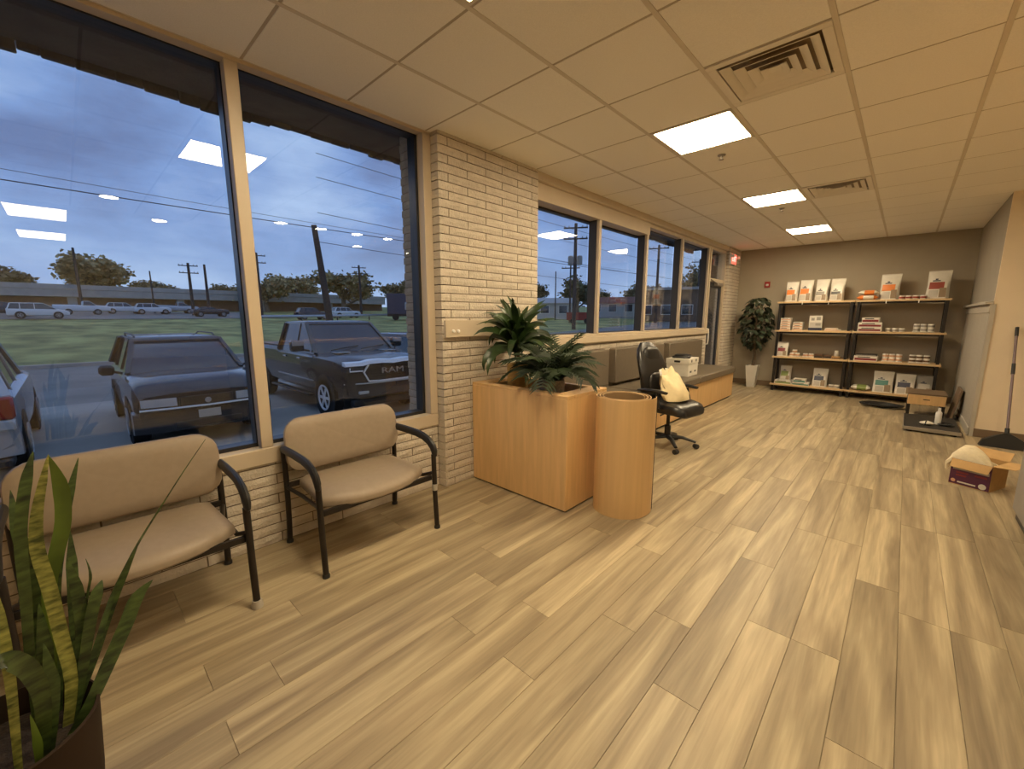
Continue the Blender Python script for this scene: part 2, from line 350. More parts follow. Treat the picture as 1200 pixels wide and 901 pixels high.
# ---- plain walls
struct('wall_back', B((-0.5, 8.7, -0.1), (3.7, 8.9, 2.95)), 'taupe_wall')
struct('wall_alcove', B((3.47, 6.10, -0.1), (3.7, 8.7, 2.95)), 'grey_wall')
struct('wall_cream', B((3.47, 6.07, -0.1), (9.2, 6.099, 2.95)), 'cream_wall')
struct('wall_right', B((9.2, -4.1, -0.1), (9.35, 6.2, 2.95)), 'cream_wall')
struct('wall_rear', B((-0.5, -4.15, -0.1), (9.3, -4.0, 2.95)), 'cream_wall')
struct('baseboard_back', B((0.0, 8.685, 0), (3.47, 8.7, 0.11), 0.004), 'brown_base')
struct('baseboard_cream', B((3.47, 6.055, 0), (9.2, 6.07, 0.10), 0.004), 'brown_base')
# beadboard wainscot along the alcove wall
wn = struct('trim_1', MB().box((3.453, 6.06, 0.10), (3.47, 8.7, 1.50)).box((3.440, 6.06, 1.50), (3.47, 8.7, 1.60), 0.004).box((3.40, 6.05, 1.60), (3.47, 8.7, 1.635), 0.006).box((3.455, 6.052, 0), (3.49, 6.068, 1.60)), 'wainscot')
bead = MB().box((-0.0035, 0.010, 0), (0, 0.0835, 1.395), 0.0).mesh('beadboard', 'wainscot', False)
for k in range(28): link('beadboard', bead, wn, (3.452, 6.075 + k * 0.0935, 0.105))
struct('baseboard_alcove', B((3.437, 6.06, 0), (3.452, 8.685, 0.105), 0.004), 'wainscot')

# ---- brick walls on the window side
brick_me = {}
def brick_mesh(l, h, v, d=0.10, m='brick_paint'):
    """brick whose rough face looks along +x at x=0; y 0..l, z 0..h"""
    k = (round(l, 2), round(h, 3), v, d, m)
    if k in brick_me: return brick_me[k]
    r = random.Random(v * 100 + int(l * 1000)); nu, nv = 5, 2
    vs = []; fs = []
    for j in range(nv + 1):
        for i in range(nu + 1):
            edge = i in (0, nu) or j in (0, nv)
            vs.append((-0.003 + r.uniform(-0.001, 0.001) if edge else r.uniform(-0.001, 0.0045), l * i / nu, h * j / nv))
    W_ = nu + 1
    for j in range(nv):
        for i in range(nu): fs.append((j * W_ + i, j * W_ + i + 1, (j + 1) * W_ + i + 1, (j + 1) * W_ + i))
    o = len(vs); vs += [(-d, 0, 0), (-d, l, 0), (-d, l, h), (-d, 0, h)]
    bot = list(range(nu + 1)); top = [nv * W_ + i for i in range(nu + 1)]; lf = [j * W_ for j in range(nv + 1)]; rt = [j * W_ + nu for j in range(nv + 1)]
    fs += [tuple(bot[::-1]) + (o, o + 1), tuple(top) + (o + 2, o + 3), tuple(lf) + (o + 3, o), tuple(rt[::-1]) + (o + 1, o + 2), (o, o + 3, o + 2, o + 1)]
    brick_me[k] = MB().add(vs, fs).mesh('brick', m, False); return brick_me[k]
CH = 0.0657; BH = 0.0580; BL = 0.397; JT = 0.008
rb = random.Random(5)
def lay(parent, x, y0, y1, z0, z1, n0, n1, rot=0.0, m='brick_paint', first=(0.10, 0.30)):
    """running bond between y0 and y1 for courses n0..n1 counted from z0"""
    for c in range(n0, n1):
        z = z0 + c * CH; h = min(BH, z1 - z)
        if h < 0.015: continue
        y = y0; l = first[c % 2]
        while y < y1 - 0.012:
            e_ = min(y + l, y1)
            if e_ - y > 0.012: link('brick', brick_mesh(e_ - y - JT, h, rb.randrange(3), 0.10, m), parent, (x, y + JT / 2, z + 0.004))
            y = e_; l = BL + JT
low = struct('wall_left', B((-0.42, -4, G), (-0.098, 0.66, 0.54)), 'mortar_shade')
lay(low, -0.09, -2.75, 0.648, 0, 0.545, 0, 9)
pier = struct('wall_pier', B((-0.56, 0.69, G), (-0.009, 1.85, H + 0.03)), 'mortar_shade')
lay(pier, 0.0, 0.648, 1.855, 0, H, 0, 44)
for c in range(-9, 45):   # courses on the outdoor return of the pier, seen through the glass
    o = link('brick', brick_mesh(0.30 if c % 2 else 0.24, BH, c % 3, 0.10, 'brick_out'), pier, (-0.575 if c % 2 else -0.565, 0.682, c * CH + 0.004), (0, 0, -pi / 2))
under = struct('wall_bench', B((-0.42, 1.85, G), (-0.062, 7.02, 1.14)), 'mortar_shade')
lay(under, -0.053, 1.86, 7.02, 0, 1.14, 7, 18)
corner = struct('wall_corner', B((-0.42, 7.92, G), (-0.009, 8.7, H + 0.03)), 'mortar_shade')
lay(corner, 0.0, 7.91, 8.695, 0, H, 0, 44)

# ---- big near window (window_1) : panes between floor-wall and ceiling
def window_root(n): return tag(link('window_%d' % n, None), kind='structure')
w1 = window_root(1)
YM = [-3.20, -1.93, -0.66]
part('window_frame', B((-0.165, -4, 0.54), (-0.078, 0.65, 0.645), 0.006), 'cream_frame', w1)
part('window_frame', B((-0.165, -4, 2.832), (-0.095, 0.65, 2.86), 0.003), 'cream_frame', w1)
for y in YM: part('mullion', B((-0.165, y - 0.034, 0.645), (-0.095, y + 0.034, 2.832), 0.004), 'cream_frame', w1)
part('jamb', B((-0.165, 0.575, 0.645), (-0.085, 0.65, 2.832), 0.004), 'cream_frame', w1)
g1 = MB().box((-0.26, -4, 0.60), (-0.166, 0.655, 0.668)).box((-0.26, -4, 2.825), (-0.166, 0.655, 2.86)).box((-0.26, 0.555, 0.66), (-0.166, 0.655, 2.83))
for y in YM: g1.box((-0.25, y - 0.040, 0.66), (-0.166, y + 0.036, 2.83))
part('outer_frame', g1, 'bronze_frame', w1)
ys = [-4.0] + YM + [0.60]
for a, b_ in zip(ys[:-1], ys[1:]): part('pane', B((-0.218, a + 0.03, 0.655), (-0.212, b_ - 0.03, 2.835)), 'window_glass', w1)
part('outer_sill', B((-0.50, -4, 0.50), (-0.24, 0.66, 0.585), 0.01), 'concrete', w1)

# ---- far window row above the bench (window_2)
w2 = window_root(2)
MY = [3.10, 4.37, 5.66, 6.92]
part('sill', B((-0.21, 1.85, 1.14), (-0.015, 7.02, 1.215), 0.006), 'cream_frame', w2)
part('window_frame', B((-0.165, 1.85, 1.215), (-0.075, 7.0, 1.25), 0.004), 'cream_frame', w2)
part('fascia', B((-0.2, 1.85, 2.60), (-0.05, 4.40, 2.765), 0.003), 'cream_frame', w2)
part('window_frame', B((-0.165, 4.40, 2.715), (-0.07, 7.92, 2.765), 0.003), 'cream_frame', w2)
part('crown_trim', B((-0.2, 1.85, 2.765), (-0.02, 7.92, 2.86), 0.012), 'cream_frame', w2)
for k, y in enumerate(MY): part('mullion', B((-0.10, y - 0.024, 1.25), (-0.06, y + 0.03, 2.60 if k == 0 else 2.72), 0.004), 'cream_frame', w2)
g2 = MB().box((-0.26, 1.85, 1.20), (-0.166, 7.0, 1.262)).box((-0.26, 1.85, 2.58), (-0.201, 4.40, 2.9)).box((-0.26, 4.40, 2.70), (-0.166, 7.92, 2.9)).box((-0.26, 1.85, 1.25), (-0.166, 1.90, 2.6))
for k, y in enumerate(MY): g2.box((-0.205, y - 0.03, 1.24), (-0.10, y + 0.036, 2.62 if k == 0 else 2.74))
part('outer_frame', g2, 'frame_grey', w2)
ys = [1.86] + MY
for k, (a, b_) in enumerate(zip(ys[:-1], ys[1:])): part('pane', B((-0.218, a + 0.04, 1.25), (-0.212, b_ - 0.04, 2.6 if k < 2 else 2.72)), 'window_glass', w2)

# ---- glass entrance door past the bench
d1 = tag(link('door_1', None), kind='structure')
part('door_frame', MB().box((-0.2, 6.99, 0), (-0.06, 7.05, 2.73)).box((-0.2, 7.86, 0), (-0.06, 7.93, 2.73)).box((-0.17, 7.05, 2.13), (-0.07, 7.86, 2.19)).box((-0.2, 6.99, -0.1), (-0.06, 7.93, 0.0)), 'cream_frame', d1)
part('door_leaf', MB().box((-0.14, 7.06, 0.01), (-0.10, 7.13, 2.12)).box((-0.14, 7.78, 0.01), (-0.10, 7.855, 2.12)).box((-0.14, 7.06, 0.01), (-0.10, 7.855, 0.22)).box((-0.14, 7.06, 2.03), (-0.10, 7.855, 2.12)), 'bronze_frame', d1)
part('pane', B((-0.123, 7.12, 0.21), (-0.117, 7.79, 2.04)), 'window_glass', d1)
part('transom_pane', B((-0.123, 7.05, 2.18), (-0.117, 7.87, 2.73)), 'window_glass', d1)
part('handle', MB().tube([(-0.10, 7.10, 0.92), (-0.045, 7.10, 0.94), (-0.04, 7.10, 1.0), (-0.04, 7.10, 1.15), (-0.045, 7.10, 1.22), (-0.10, 7.10, 1.24)], 0.014), 'white_plastic', d1, 'white pull handle')
part('door_closer', MB().box((-0.10, 7.4, 2.06), (-0.03, 7.75, 2.12), 0.006).beam((-0.05, 7.45, 2.10), (-0.06, 7.1, 2.16), 0.02, 0.012), 'grey_steel', d1)

# ================================================================== CEILING FIXTURES
def troffer(x0, y0, label, long=1.0, lamp='lamp_diffuser'):
    t = thing('ceiling_light', label, 'ceiling light', (x0, y0, H), 0, 'square ceiling lights')
    f = MB()
    for lo, hi in (((0.013, 0.009, -0.003), (0.5966, 0.03, 0.03)), ((0.013, 0.58, -0.003), (0.5966, 0.6006, 0.03)), ((0.013, 0.03, -0.003), (0.034, 0.58, 0.03)), ((0.5756, 0.03, -0.003), (0.5966, 0.58, 0.03))): f.box(lo, hi, 0.002)
    part('frame', f, 'grid_white', t)
    part('diffuser', B((0.0345, 0.0305, 0.002), (0.575, 0.5795, 0.012)), lamp, t)
    t.scale = (long, 1, 1); return t
for (i, j), lb in zip(LIGHTS, ('square ceiling light panel nearest the big window mullion', 'square ceiling light panel between the two ceiling sprinklers and the large vent', 'square ceiling light panel beside the smaller far air vent', 'square ceiling light panel closest to the back wall shelves')):
    troffer(GX(i), GY(j), lb)
troffer(4.95, -1.83, 'long ceiling light panel over the waiting side of the reception desk', 1.8, 'can_diffuser_low'); bpy.data.objects['ceiling_light.004'].location.z = H - 0.016
troffer(7.25, -1.83, 'long ceiling light panel by the far side wall of the lobby', 1.8, 'can_diffuser_low'); bpy.data.objects['ceiling_light.005'].location.z = H - 0.016
can_me = MB().lathe([(0.10, -0.004), (0.10, 0.0), (0.085, 0.0), (0.085, -0.004)], 20, cap=False).mesh('trim_ring', 'white_plastic'); lens_me = MB().lathe([(0.084, -0.003), (0.084, -0.001)], 20).mesh('lens', 'can_diffuser')
for k, (x, y) in enumerate([(3.85, 0.96), (3.85, 1.56), (3.85, 2.16), (3.85, 2.75), (3.85, -0.91), (5.0, -0.31), (5.0, 2.75), (5.0, 3.97)]):
    t = thing('recessed_lamp', ('first', 'second', 'third', 'fourth')[k] + ' small round recessed lamp of the row above the reception desk' if k < 4 else 'small round recessed lamp ' + ('near the entrance end of the desk', 'behind the entrance end of the desk', 'behind the middle of the desk', 'behind the cream wall end of the desk')[k - 4], 'lamp', (x, y, H), 0, 'recessed lamps over the desk' if k < 4 else 'other recessed lamps')
    link('trim_ring', can_me, t); link('lens', lens_me, t)
def vent(i, j, label):
    t = thing('air_vent', label, 'air vent', (GX(i), GY(j), H), 0, 'ceiling air vents')
    part('backing', B((0.03, 0.03, 0.028), (0.58, 0.58, 0.032)), 'p_photo', t)
    fr = MB()
    for lo, hi in (((0.013, 0.009, -0.004), (0.5966, 0.055, 0.008)), ((0.013, 0.555, -0.004), (0.5966, 0.6006, 0.008)), ((0.013, 0.055, -0.004), (0.059, 0.555, 0.008)), ((0.551, 0.055, -0.004), (0.5966, 0.555, 0.008))): fr.box(lo, hi, 0.002)
    part('frame', fr, 'vent_cream', t)
    for k in range(4):
        o = 0.235 - k * 0.058; c = 0.305; q = []
        def ring(h, z): return [(c - h, c - h, z), (c + h, c - h, z), (c + h, c + h, z), (c - h, c + h, z)]
        if k == 3: part('louver', MB().loft([ring(0.062, -0.006), ring(0.03, 0.008), ring(0.03, 0.012), ring(0.066, -0.003)], False), 'vent_cream', t); part('center_plate', B((c - 0.03, c - 0.03, 0.006), (c + 0.03, c + 0.03, 0.012)), 'vent_cream', t)
        else: part('louver', MB().loft([ring(o, -0.008), ring(o - 0.044, 0.016), ring(o - 0.047, 0.016), ring(o - 0.006, -0.008), ring(o, -0.008)], False), 'vent_cream', t)
vent(2, 2, 'large square louvered air vent in the ceiling near the bright panel'); vent(2, 7, 'louvered air vent in the ceiling further back, beside the second light panel')
for (x, y), lb in zip(((1.405, 2.66), (1.40, 5.12)), ('small brass ceiling sprinkler just behind the nearest bright panel', 'small brass ceiling sprinkler behind the second light panel')):
    t = thing('sprinkler', lb, 'sprinkler', (x, y, H), 0, 'ceiling sprinklers')
    part('rose', MB().lathe([(0.034, -0.001), (0.03, -0.008), (0.012, -0.010)], 16), 'grey_steel', t); part('nozzle', MB().lathe([(0.009, -0.01), (0.009, -0.034), (0.004, -0.036)], 10), 'grey_steel', t); part('deflector', MB().lathe([(0.02, -0.040), (0.02, -0.037), (0.004, -0.036)], 12), 'grey_steel', t)
# exit sign on the brick corner by the door
t = thing('exit_sign', 'lit red exit sign with lamp heads on brick corner by the door', 'sign', (0.006, 8.02, 2.60))
part('housing', B((0, -0.16, -0.095), (0.045, 0.16, 0.115), 0.006), 'white_plastic', t)
part('face', B((0.0455, -0.148, -0.083), (0.05, 0.148, 0.103), 0.0), 'exit_red', t, 'glowing red face')
text('lettering', 'EXIT', 0.155, 'exit_letter', t, (0.052, 0, 0.01), (pi / 2, 0, pi / 2), 0.001, 0.85)
for s_ in (-1, 1):
    h_ = part('lamp_head', MB().lathe([(0.018, -0.05), (0.034, 0.0), (0.036, 0.016)], 14), 'white_plastic', t, loc=(0.085, 0.20 * s_, 0.06), rot=(0, RD(70), 0))
part('lamp_bracket', MB().beam((0.02, -0.20, 0.06), (0.02, 0.20, 0.06), 0.03, 0.03), 'white_plastic', t)
t = thing('fire_alarm', 'small dark red fire alarm strobe on the taupe back wall', 'alarm', (0.545, 8.695, 2.12))
part('body', B((-0.05, -0.03, -0.06), (0.05, 0, 0.06), 0.006), 'red_plastic', t); part('strobe_lens', B((-0.022, -0.046, -0.03), (0.026, -0.03, 0.012), 0.006), 'white_plastic', t, 'white strobe lens')

# ================================================================== FURNITURE
def rounded_slab(w, h, t, r, bulge, n=5, bend=0.0, taper=0.0):
    """upholstered panel in the y-z plane (w along y, h along z from 0), front towards +x, domed by bulge"""
    out_ = []
    for cx, cz, a0 in ((w / 2 - r, h - r, 0), (-w / 2 + r, h - r, pi / 2), (-w / 2 + r, r, pi), (w / 2 - r, r, 1.5 * pi)):
        for k in range(n): a = a0 + k / (n - 1) * pi / 2; out_.append((cx + r * cos(a), cz + r * sin(a)))
    def ring(s_, x):
        q = []
        for (y, z) in out_:
            yy = y * s_; zz = h / 2 + (z - h / 2) * s_; yy *= 1 - taper * (1 - zz / h)
            q.append((x + bend * (2 * yy / w) ** 2, yy, zz))
        return q
    rings = [ring(0.05, -t * 0.5), ring(0.9, -t * 0.5), ring(0.985, -t * 0.38), ring(1.0, 0), ring(0.985, t * 0.3), ring(0.9, t * 0.5 + bulge * 0.35), ring(0.6, t * 0.5 + bulge * 0.85), ring(0.05, t * 0.5 + bulge)]
    return MB().loft(rings)
def loveseat(label, loc):
    c = thing('waiting_chair', label, 'chair', loc, 0, 'waiting chairs under the window')
    hw = 0.385
    # seat cushion: plan outline with bowed front
    rings = []; out_ = []
    for k in range(11):
        s_ = -1 + 2 * k / 10; out_.append((0.285 - 0.085 * s_ * s_ - 0.03 * abs(s_) ** 6, s_ * (hw - 0.035)))
    out_ += [(0.0, hw - 0.05), (-0.20, hw - 0.06), (-0.235, hw - 0.11), (-0.24, 0), (-0.235, -hw + 0.11), (-0.20, -hw + 0.06), (0.0, -hw + 0.05)]
    for s_, z in ((0.2, 0.372), (0.95, 0.372), (0.995, 0.385), (1.0, 0.405), (0.99, 0.428), (0.95, 0.444), (0.8, 0.455), (0.4, 0.46), (0.03, 0.46)):
        rings.append([((x - 0.02) * s_ + 0.02, y * s_, z - (0.03 * max(0, x * s_ / 0.3) ** 2 if z > 0.41 else 0.012 * max(0, x * s_ / 0.3))) for x, y in out_])
    part('seat', MB().loft(rings), 'vinyl_tan', c)
    bk = rounded_slab(0.775, 0.345, 0.045, 0.105, 0.02, 6, bend=0.035, taper=-0.015); bk.xf(Matrix.Translation((-0.222, 0, 0.478)) @ Matrix.Rotation(RD(-7), 4, 'Y'))
    part('backrest', bk, 'vinyl_tan', c)
    bs = rounded_slab(0.75, 0.33, 0.014, 0.10, 0.0, 6, bend=0.035); bs.xf(Matrix.Translation((-0.256, 0, 0.484)) @ Matrix.Rotation(RD(-7), 4, 'Y'))
    part('back_shell', bs, 'black_plastic', c, 'black shell behind the backrest')
    for s_ in (-1, 1):
        y = s_ * hw
        l = part('leg', MB().tube([(0.275, y, 0.012), (0.262, y, 0.25), (0.258, y, 0.53)], 0.0165, 12, flat=1.0), 'chair_frame', c); part('foot_cap', MB().lathe([(0.021, 0), (0.021, 0.016), (0.0175, 0.022)], 12), 'black_plastic', l, loc=(0.2755, y, 0))
        l = part('leg', MB().tube([(-0.275, y, 0.012), (-0.262, y, 0.12), (-0.248, y, 0.30), (-0.246, y, 0.45), (-0.250, y, 0.625)], 0.0165, 12), 'chair_frame', c); part('foot_cap', MB().lathe([(0.021, 0), (0.021, 0.016), (0.0175, 0.022)], 12), 'black_plastic', l, loc=(-0.2755, y, 0))
        ya = s_ * (hw + 0.004)
        part('armrest', MB().tube([(-0.262, ya, 0.632), (-0.20, ya, 0.640), (-0.08, ya, 0.643), (0.06, ya, 0.642), (0.14, ya, 0.634), (0.205, ya, 0.612), (0.245, ya, 0.582), (0.262, ya, 0.552), (0.262, ya, 0.528), (0.252, ya, 0.514)], [0.020, 0.027, 0.028, 0.028, 0.029, 0.030, 0.031, 0.029, 0.025, 0.016], 10, flat=0.62, up=(0, 1, 0)), 'black_plastic', c)
    part('cross_bar', MB().beam((0.235, -hw + 0.01, 0.362), (0.235, hw - 0.01, 0.362), 0.02, 0.03), 'chair_frame', c)
    part('cross_bar', MB().beam((-0.235, -hw + 0.01, 0.40), (-0.235, hw - 0.01, 0.40), 0.02, 0.03), 'chair_frame', c)
    for s_ in (-1, 1): part('side_rail', MB().tube([(0.258, s_ * hw, 0.40), (0.17, s_ * (hw - 0.03), 0.368), (-0.1, s_ * (hw - 0.035), 0.362), (-0.25, s_ * hw, 0.385)], 0.012, 8), 'chair_frame', c)
    return c
c1 = loveseat('wide tan waiting chair beside the brick pier, tape on one front leg', (0.235, -0.213, 0))
part('tape_wrap', MB().lathe([(0.0185, 0), (0.0185, 0.045)], 14, cap=False), 'tape', c1, 'shiny tape wrapped on leg', loc=(0.261, 0.385, 0.275))
c0 = copy_tree(c1); tag(c0, 'wide tan waiting chair nearest the potted snake plant, under the window mullion'); c0.location = (0.225, -1.325, 0)
part('foot_guard', MB().lathe([(0.026, 0), (0.027, 0.01), (0.022, 0.04)], 14), 'tape', c0, 'clear plastic foot guard', loc=(0.2755, 0.385, 0))
for o in list(c0.children):
    if o.name.startswith('tape_wrap'): bpy.data.objects.remove(o)

# planter box closing the bench
pb = thing('planter_box', 'maple veneer planter box with open top beside the brick pier', 'planter', (0, 0, 0))
part('front_panel', B((0.012, 0.955, 0.012), (1.034, 0.975, 0.865), 0.002), 'maple', pb)
part('side_panel', B((1.014, 0.9755, 0.012), (1.034, 1.498, 0.865), 0.002), 'maple', pb)
part('back_panel', B((0.012, 1.478, 0.012), (1.0135, 1.498, 0.865), 0.002), 'maple', pb)
part('rim', MB().box((0.012, 0.955, 0.8655), (1.034, 1.045, 0.888), 0.002).box((0.012, 1.44, 0.8655), (1.034, 1.498, 0.888), 0.002).box((0.90, 1.0455, 0.8655), (1.034, 1.4395, 0.888), 0.002).box((0.012, 1.0455, 0.8655), (0.10, 1.4395, 0.888), 0.002), 'maple', pb)
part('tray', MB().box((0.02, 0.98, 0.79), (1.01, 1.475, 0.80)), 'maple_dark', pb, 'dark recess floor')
part('toe_base', B((0.02, 0.97, 0.0), (1.02, 1.49, 0.012)), 'black_plastic', pb)

# rolled sheet standing on end: a spiral with a loose outer edge
def spiral(a0, a1, r0, r1, n, z0, z1, th):
    ri = []
    for k in range(n + 1):
        f = k / n; a = a0 + (a1 - a0) * f; r = r0 + (r1 - r0) * f
        if f > 0.965: r += (f - 0.965) * 0.55
        ri.append([((r + o) * cos(a), (r + o) * sin(a), z) for o, z in ((-th / 2, z0), (th / 2, z0), (th / 2, z1), (-th / 2, z1))])
    return MB().loft(ri)
ro = thing('sheet_roll', 'tall standing roll of wood-coloured sheet beside the planter box', 'roll', (1.278, 1.335, 0))
aend = RD(35)
part('sheet', spiral(aend - 2 * pi * 3.0, aend, 0.145, 0.212, 150, 0.0, 0.875, 0.005), 'roll_face', ro)
part('sheet_lining', spiral(aend - 2 * pi * 3.0, aend, 0.1415, 0.2085, 150, 0.001, 0.874, 0.0016), 'roll_back', ro, 'brown inner side of the roll')
part('end_edge', B((-0.009, -0.004, 0.0), (0.006, 0.006, 0.875)), 'black_plastic', ro, 'black cut edge', loc=((0.232) * cos(aend + 0.01), (0.232) * sin(aend + 0.01), 0), rot=(0, 0, aend))

# built-in bench with seat and back cushions
be = thing('bench', 'long built-in maple bench with olive-brown seat cushion under the far windows', 'bench')
yb = [1.505 + k * (6.85 - 1.505) / 9 for k in range(10)]
for a, b_ in zip(yb[:-1], yb[1:]): part('front_panel', B((0.512, a + 0.0015, 0.03), (0.532, b_ - 0.0015, 0.452), 0.002), 'maple', be)
part('end_panel', B((-0.04, 6.83, 0.03), (0.5115, 6.85, 0.452), 0.002), 'maple', be)
part('toe_base', B((-0.04, 1.51, 0), (0.50, 6.83, 0.03)), 'black_plastic', be)
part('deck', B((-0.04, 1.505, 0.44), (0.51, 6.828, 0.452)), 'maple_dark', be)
for a, b_ in ((1.51, 3.28), (3.285, 5.06), (5.065, 6.85)): part('seat_cushion', B((-0.045, a, 0.4525), (0.562, b_, 0.562), 0.018), 'bench_vinyl', be)
for (a, b_), lb in zip(((1.93, 3.20), (3.36, 4.84), (5.04, 6.50)), ('olive-brown wall cushion behind the planter, first of the bench row', 'olive-brown wall cushion behind the black office chair, middle of the row', 'olive-brown wall cushion nearest the glass door, last of the row')):
    solo('back_cushion', MB().box((-0.04, a, 0.60), (0.07, b_, 1.05), 0.012), 'bench_vinyl', lb, 'cushion', group='bench back cushions')

# ledge board on the pier
t = thing('ledge_board', 'cream painted board fixed across the brick pier above the planter', 'board', (0, 0, 0))
part('board', B((0.008, 0.66, 1.285), (0.035, 1.85, 1.425), 0.003), 'cream_frame', t)
for y in (0.735, 0.785): part('hook', MB().lathe([(0.014, 0), (0.014, 0.012), (0.006, 0.018)], 12), 'white_plastic', t, loc=(0.035, y, 1.335), rot=(0, pi / 2, 0))

# office chair
oc = thing('office_chair', 'black leather office swivel chair facing away from the bench, bag on seat', 'chair', (0.90, 3.10, 0), RD(-10))
for k in range(5):
    a = RD(-40 + 72 * k)
    l = part('base_leg', MB().tube([(0.02 * cos(a), 0.02 * sin(a), 0.12), (0.16 * cos(a), 0.16 * sin(a), 0.115), (0.30 * cos(a), 0.30 * sin(a), 0.075)], [0.034, 0.026, 0.018], 10, flat=0.7), 'black_plastic', oc)
    part('caster', MB().lathe([(0.012, -0.026), (0.027, -0.024), (0.029, 0), (0.027, 0.024), (0.012, 0.026)], 14), 'black_plastic', l, loc=(0.305 * cos(a), 0.305 * sin(a), 0.029), rot=(pi / 2, 0, a + 0.6))
part('gas_post', MB().lathe([(0.034, 0.10), (0.034, 0.24), (0.02, 0.25), (0.02, 0.40)], 16), 'black_metal', oc)
part('tilt_box', MB().box((-0.12, -0.09, 0.38), (0.11, 0.09, 0.43), 0.012), 'black_plastic', oc)
part('lever', MB().tube([(0.02, -0.08, 0.40), (0.03, -0.20, 0.39)], 0.008, 8), 'black_plastic', oc)
def pad(w, d, t, r, bul):  # seat pad in plan
    q = []
    for cx, cy, a0 in ((d / 2 - r, w / 2 - r, 0), (-d / 2 + r, w / 2 - r, pi / 2), (-d / 2 + r, -w / 2 + r, pi), (d / 2 - r, -w / 2 + r, 1.5 * pi)):
        for k in range(5): a = a0 + k / 4 * pi / 2; q.append((cx + r * cos(a), cy + r * sin(a)))
    return MB().loft([[(x * s_, y * s_, z - 0.045 * max(0, x * s_ / (d / 2)) ** 3) for x, y in q] for s_, z in ((0.1, 0), (0.92, 0), (1, t * 0.3), (1, t * 0.65), (0.94, t * 0.92), (0.7, t + bul), (0.05, t + bul * 0.6))])
part('seat', pad(0.52, 0.52, 0.10, 0.12, 0.015).xf(Matrix.Translation((0.06, 0, 0.43))), 'black_leather', oc)
br = []
for k in range(10):   # tall backrest, bowed profile
    f = k / 9; z = 0.47 + 0.69 * f; x = -0.20 - 0.10 * f + 0.045 * sin(f * pi * 1.15) - 0.03 * f * f
    w = 0.205 + 0.045 * sin(f * pi) - 0.035 * f ** 4; th = 0.055 + 0.02 * sin(f * pi)
    sq = (0.6, 0.93, 1, 1, 1, 1, 1, 1, 0.93, 0.55)[k]; tq = (0.5, 0.9, 1, 1, 1, 1, 1, 1, 0.9, 0.5)[k]
    br.append([(x + th * tq * (0.75 if cos(a) > 0 else 1) * (abs(cos(a)) ** 0.8) * (1 if cos(a) > 0 else -1), w * sq * (abs(sin(a)) ** 0.7) * (1 if sin(a) > 0 else -1), z) for a in [2 * pi * j / 20 for j in range(20)]])
bko = part('backrest', MB().loft(br), 'black_leather', oc)
hr = rounded_slab(0.30, 0.22, 0.03, 0.09, 0.02, 5); hr.xf(Matrix.Translation((-0.235, 0, 0.90)) @ Matrix.Rotation(RD(-12), 4, 'Y')); part('head_pad', hr, 'black_leather', bko)
lp = rounded_slab(0.34, 0.26, 0.03, 0.10, 0.025, 5); lp.xf(Matrix.Translation((-0.145, 0, 0.575)) @ Matrix.Rotation(RD(-6), 4, 'Y')); part('lumbar_pad', lp, 'black_leather', bko)
part('back_bar', MB().tube([(-0.05, 0, 0.41), (-0.20, 0, 0.41), (-0.27, 0, 0.47), (-0.265, 0, 0.66)], 0.022, 10, flat=0.5), 'black_plastic', oc)
for s_ in (-1, 1):
    y = s_ * 0.30
    ar = part('armrest', MB().tube([(-0.20, y, 0.655), (-0.12, y, 0.668), (0.05, y, 0.672), (0.15, y, 0.660)], [0.022, 0.034, 0.036, 0.028], 12, flat=0.5), 'black_leather', oc)
    part('arm_support', MB().tube([(-0.22, s_ * 0.20, 0.58), (-0.20, y, 0.62), (-0.10, y, 0.64), (0.0, y, 0.645)], 0.015, 8), 'black_plastic', ar)
    part('arm_support', MB().tube([(0.06, s_ * 0.23, 0.46), (0.07, y, 0.50), (0.03, y, 0.645)], 0.015, 8), 'black_plastic', ar)
# tote bag slumped on the seat
tb = thing('tote_bag', 'cream cloth tote bag slumped on the black office chair seat', 'bag', (0.97, 3.07, 0.545), RD(-12))
tb.scale = (1.3, 1.08, 1.0)
rr = random.Random(9); rings = []
for k, (z, sx_, sy_, ox) in enumerate(((0.0, 0.05, 0.13, 0.02), (0.012, 0.075, 0.155, 0.02), (0.08, 0.09, 0.17, 0.0), (0.16, 0.075, 0.165, -0.025), (0.23, 0.05, 0.15, -0.055), (0.285, 0.022, 0.14, -0.075), (0.30, 0.010, 0.125, -0.085))):
    q = []
    for j in range(40):
        a = 2 * pi * j / 40; ww = 1 + (0.13 * sin(3 * a + 0.8 * k) + 0.09 * sin(5 * a - 1.1 * k) + 0.06 * sin(9 * a + 2 * k)) * min(1, k / 2)
        q.append((ox + sx_ * cos(a) * ww, sy_ * sin(a) * ww * (1 - 0.02 * k), z + (0.05 * sin(2 * a + 0.7) + 0.025 * sin(5 * a)) * (k / 6) ** 1.5))
    rings.append(q)
part('pouch', MB().loft(rings), 'tote', tb)
for s_ in (-1, 1): part('strap', MB().tube([(-0.07, s_ * 0.09 - 0.04, 0.28), (-0.10, s_ * 0.07 - 0.03, 0.33), (-0.12, s_ * 0.02, 0.335), (-0.12, s_ * 0.02 + 0.04, 0.30)], 0.010, 6, flat=0.4), 'white_card', tb)
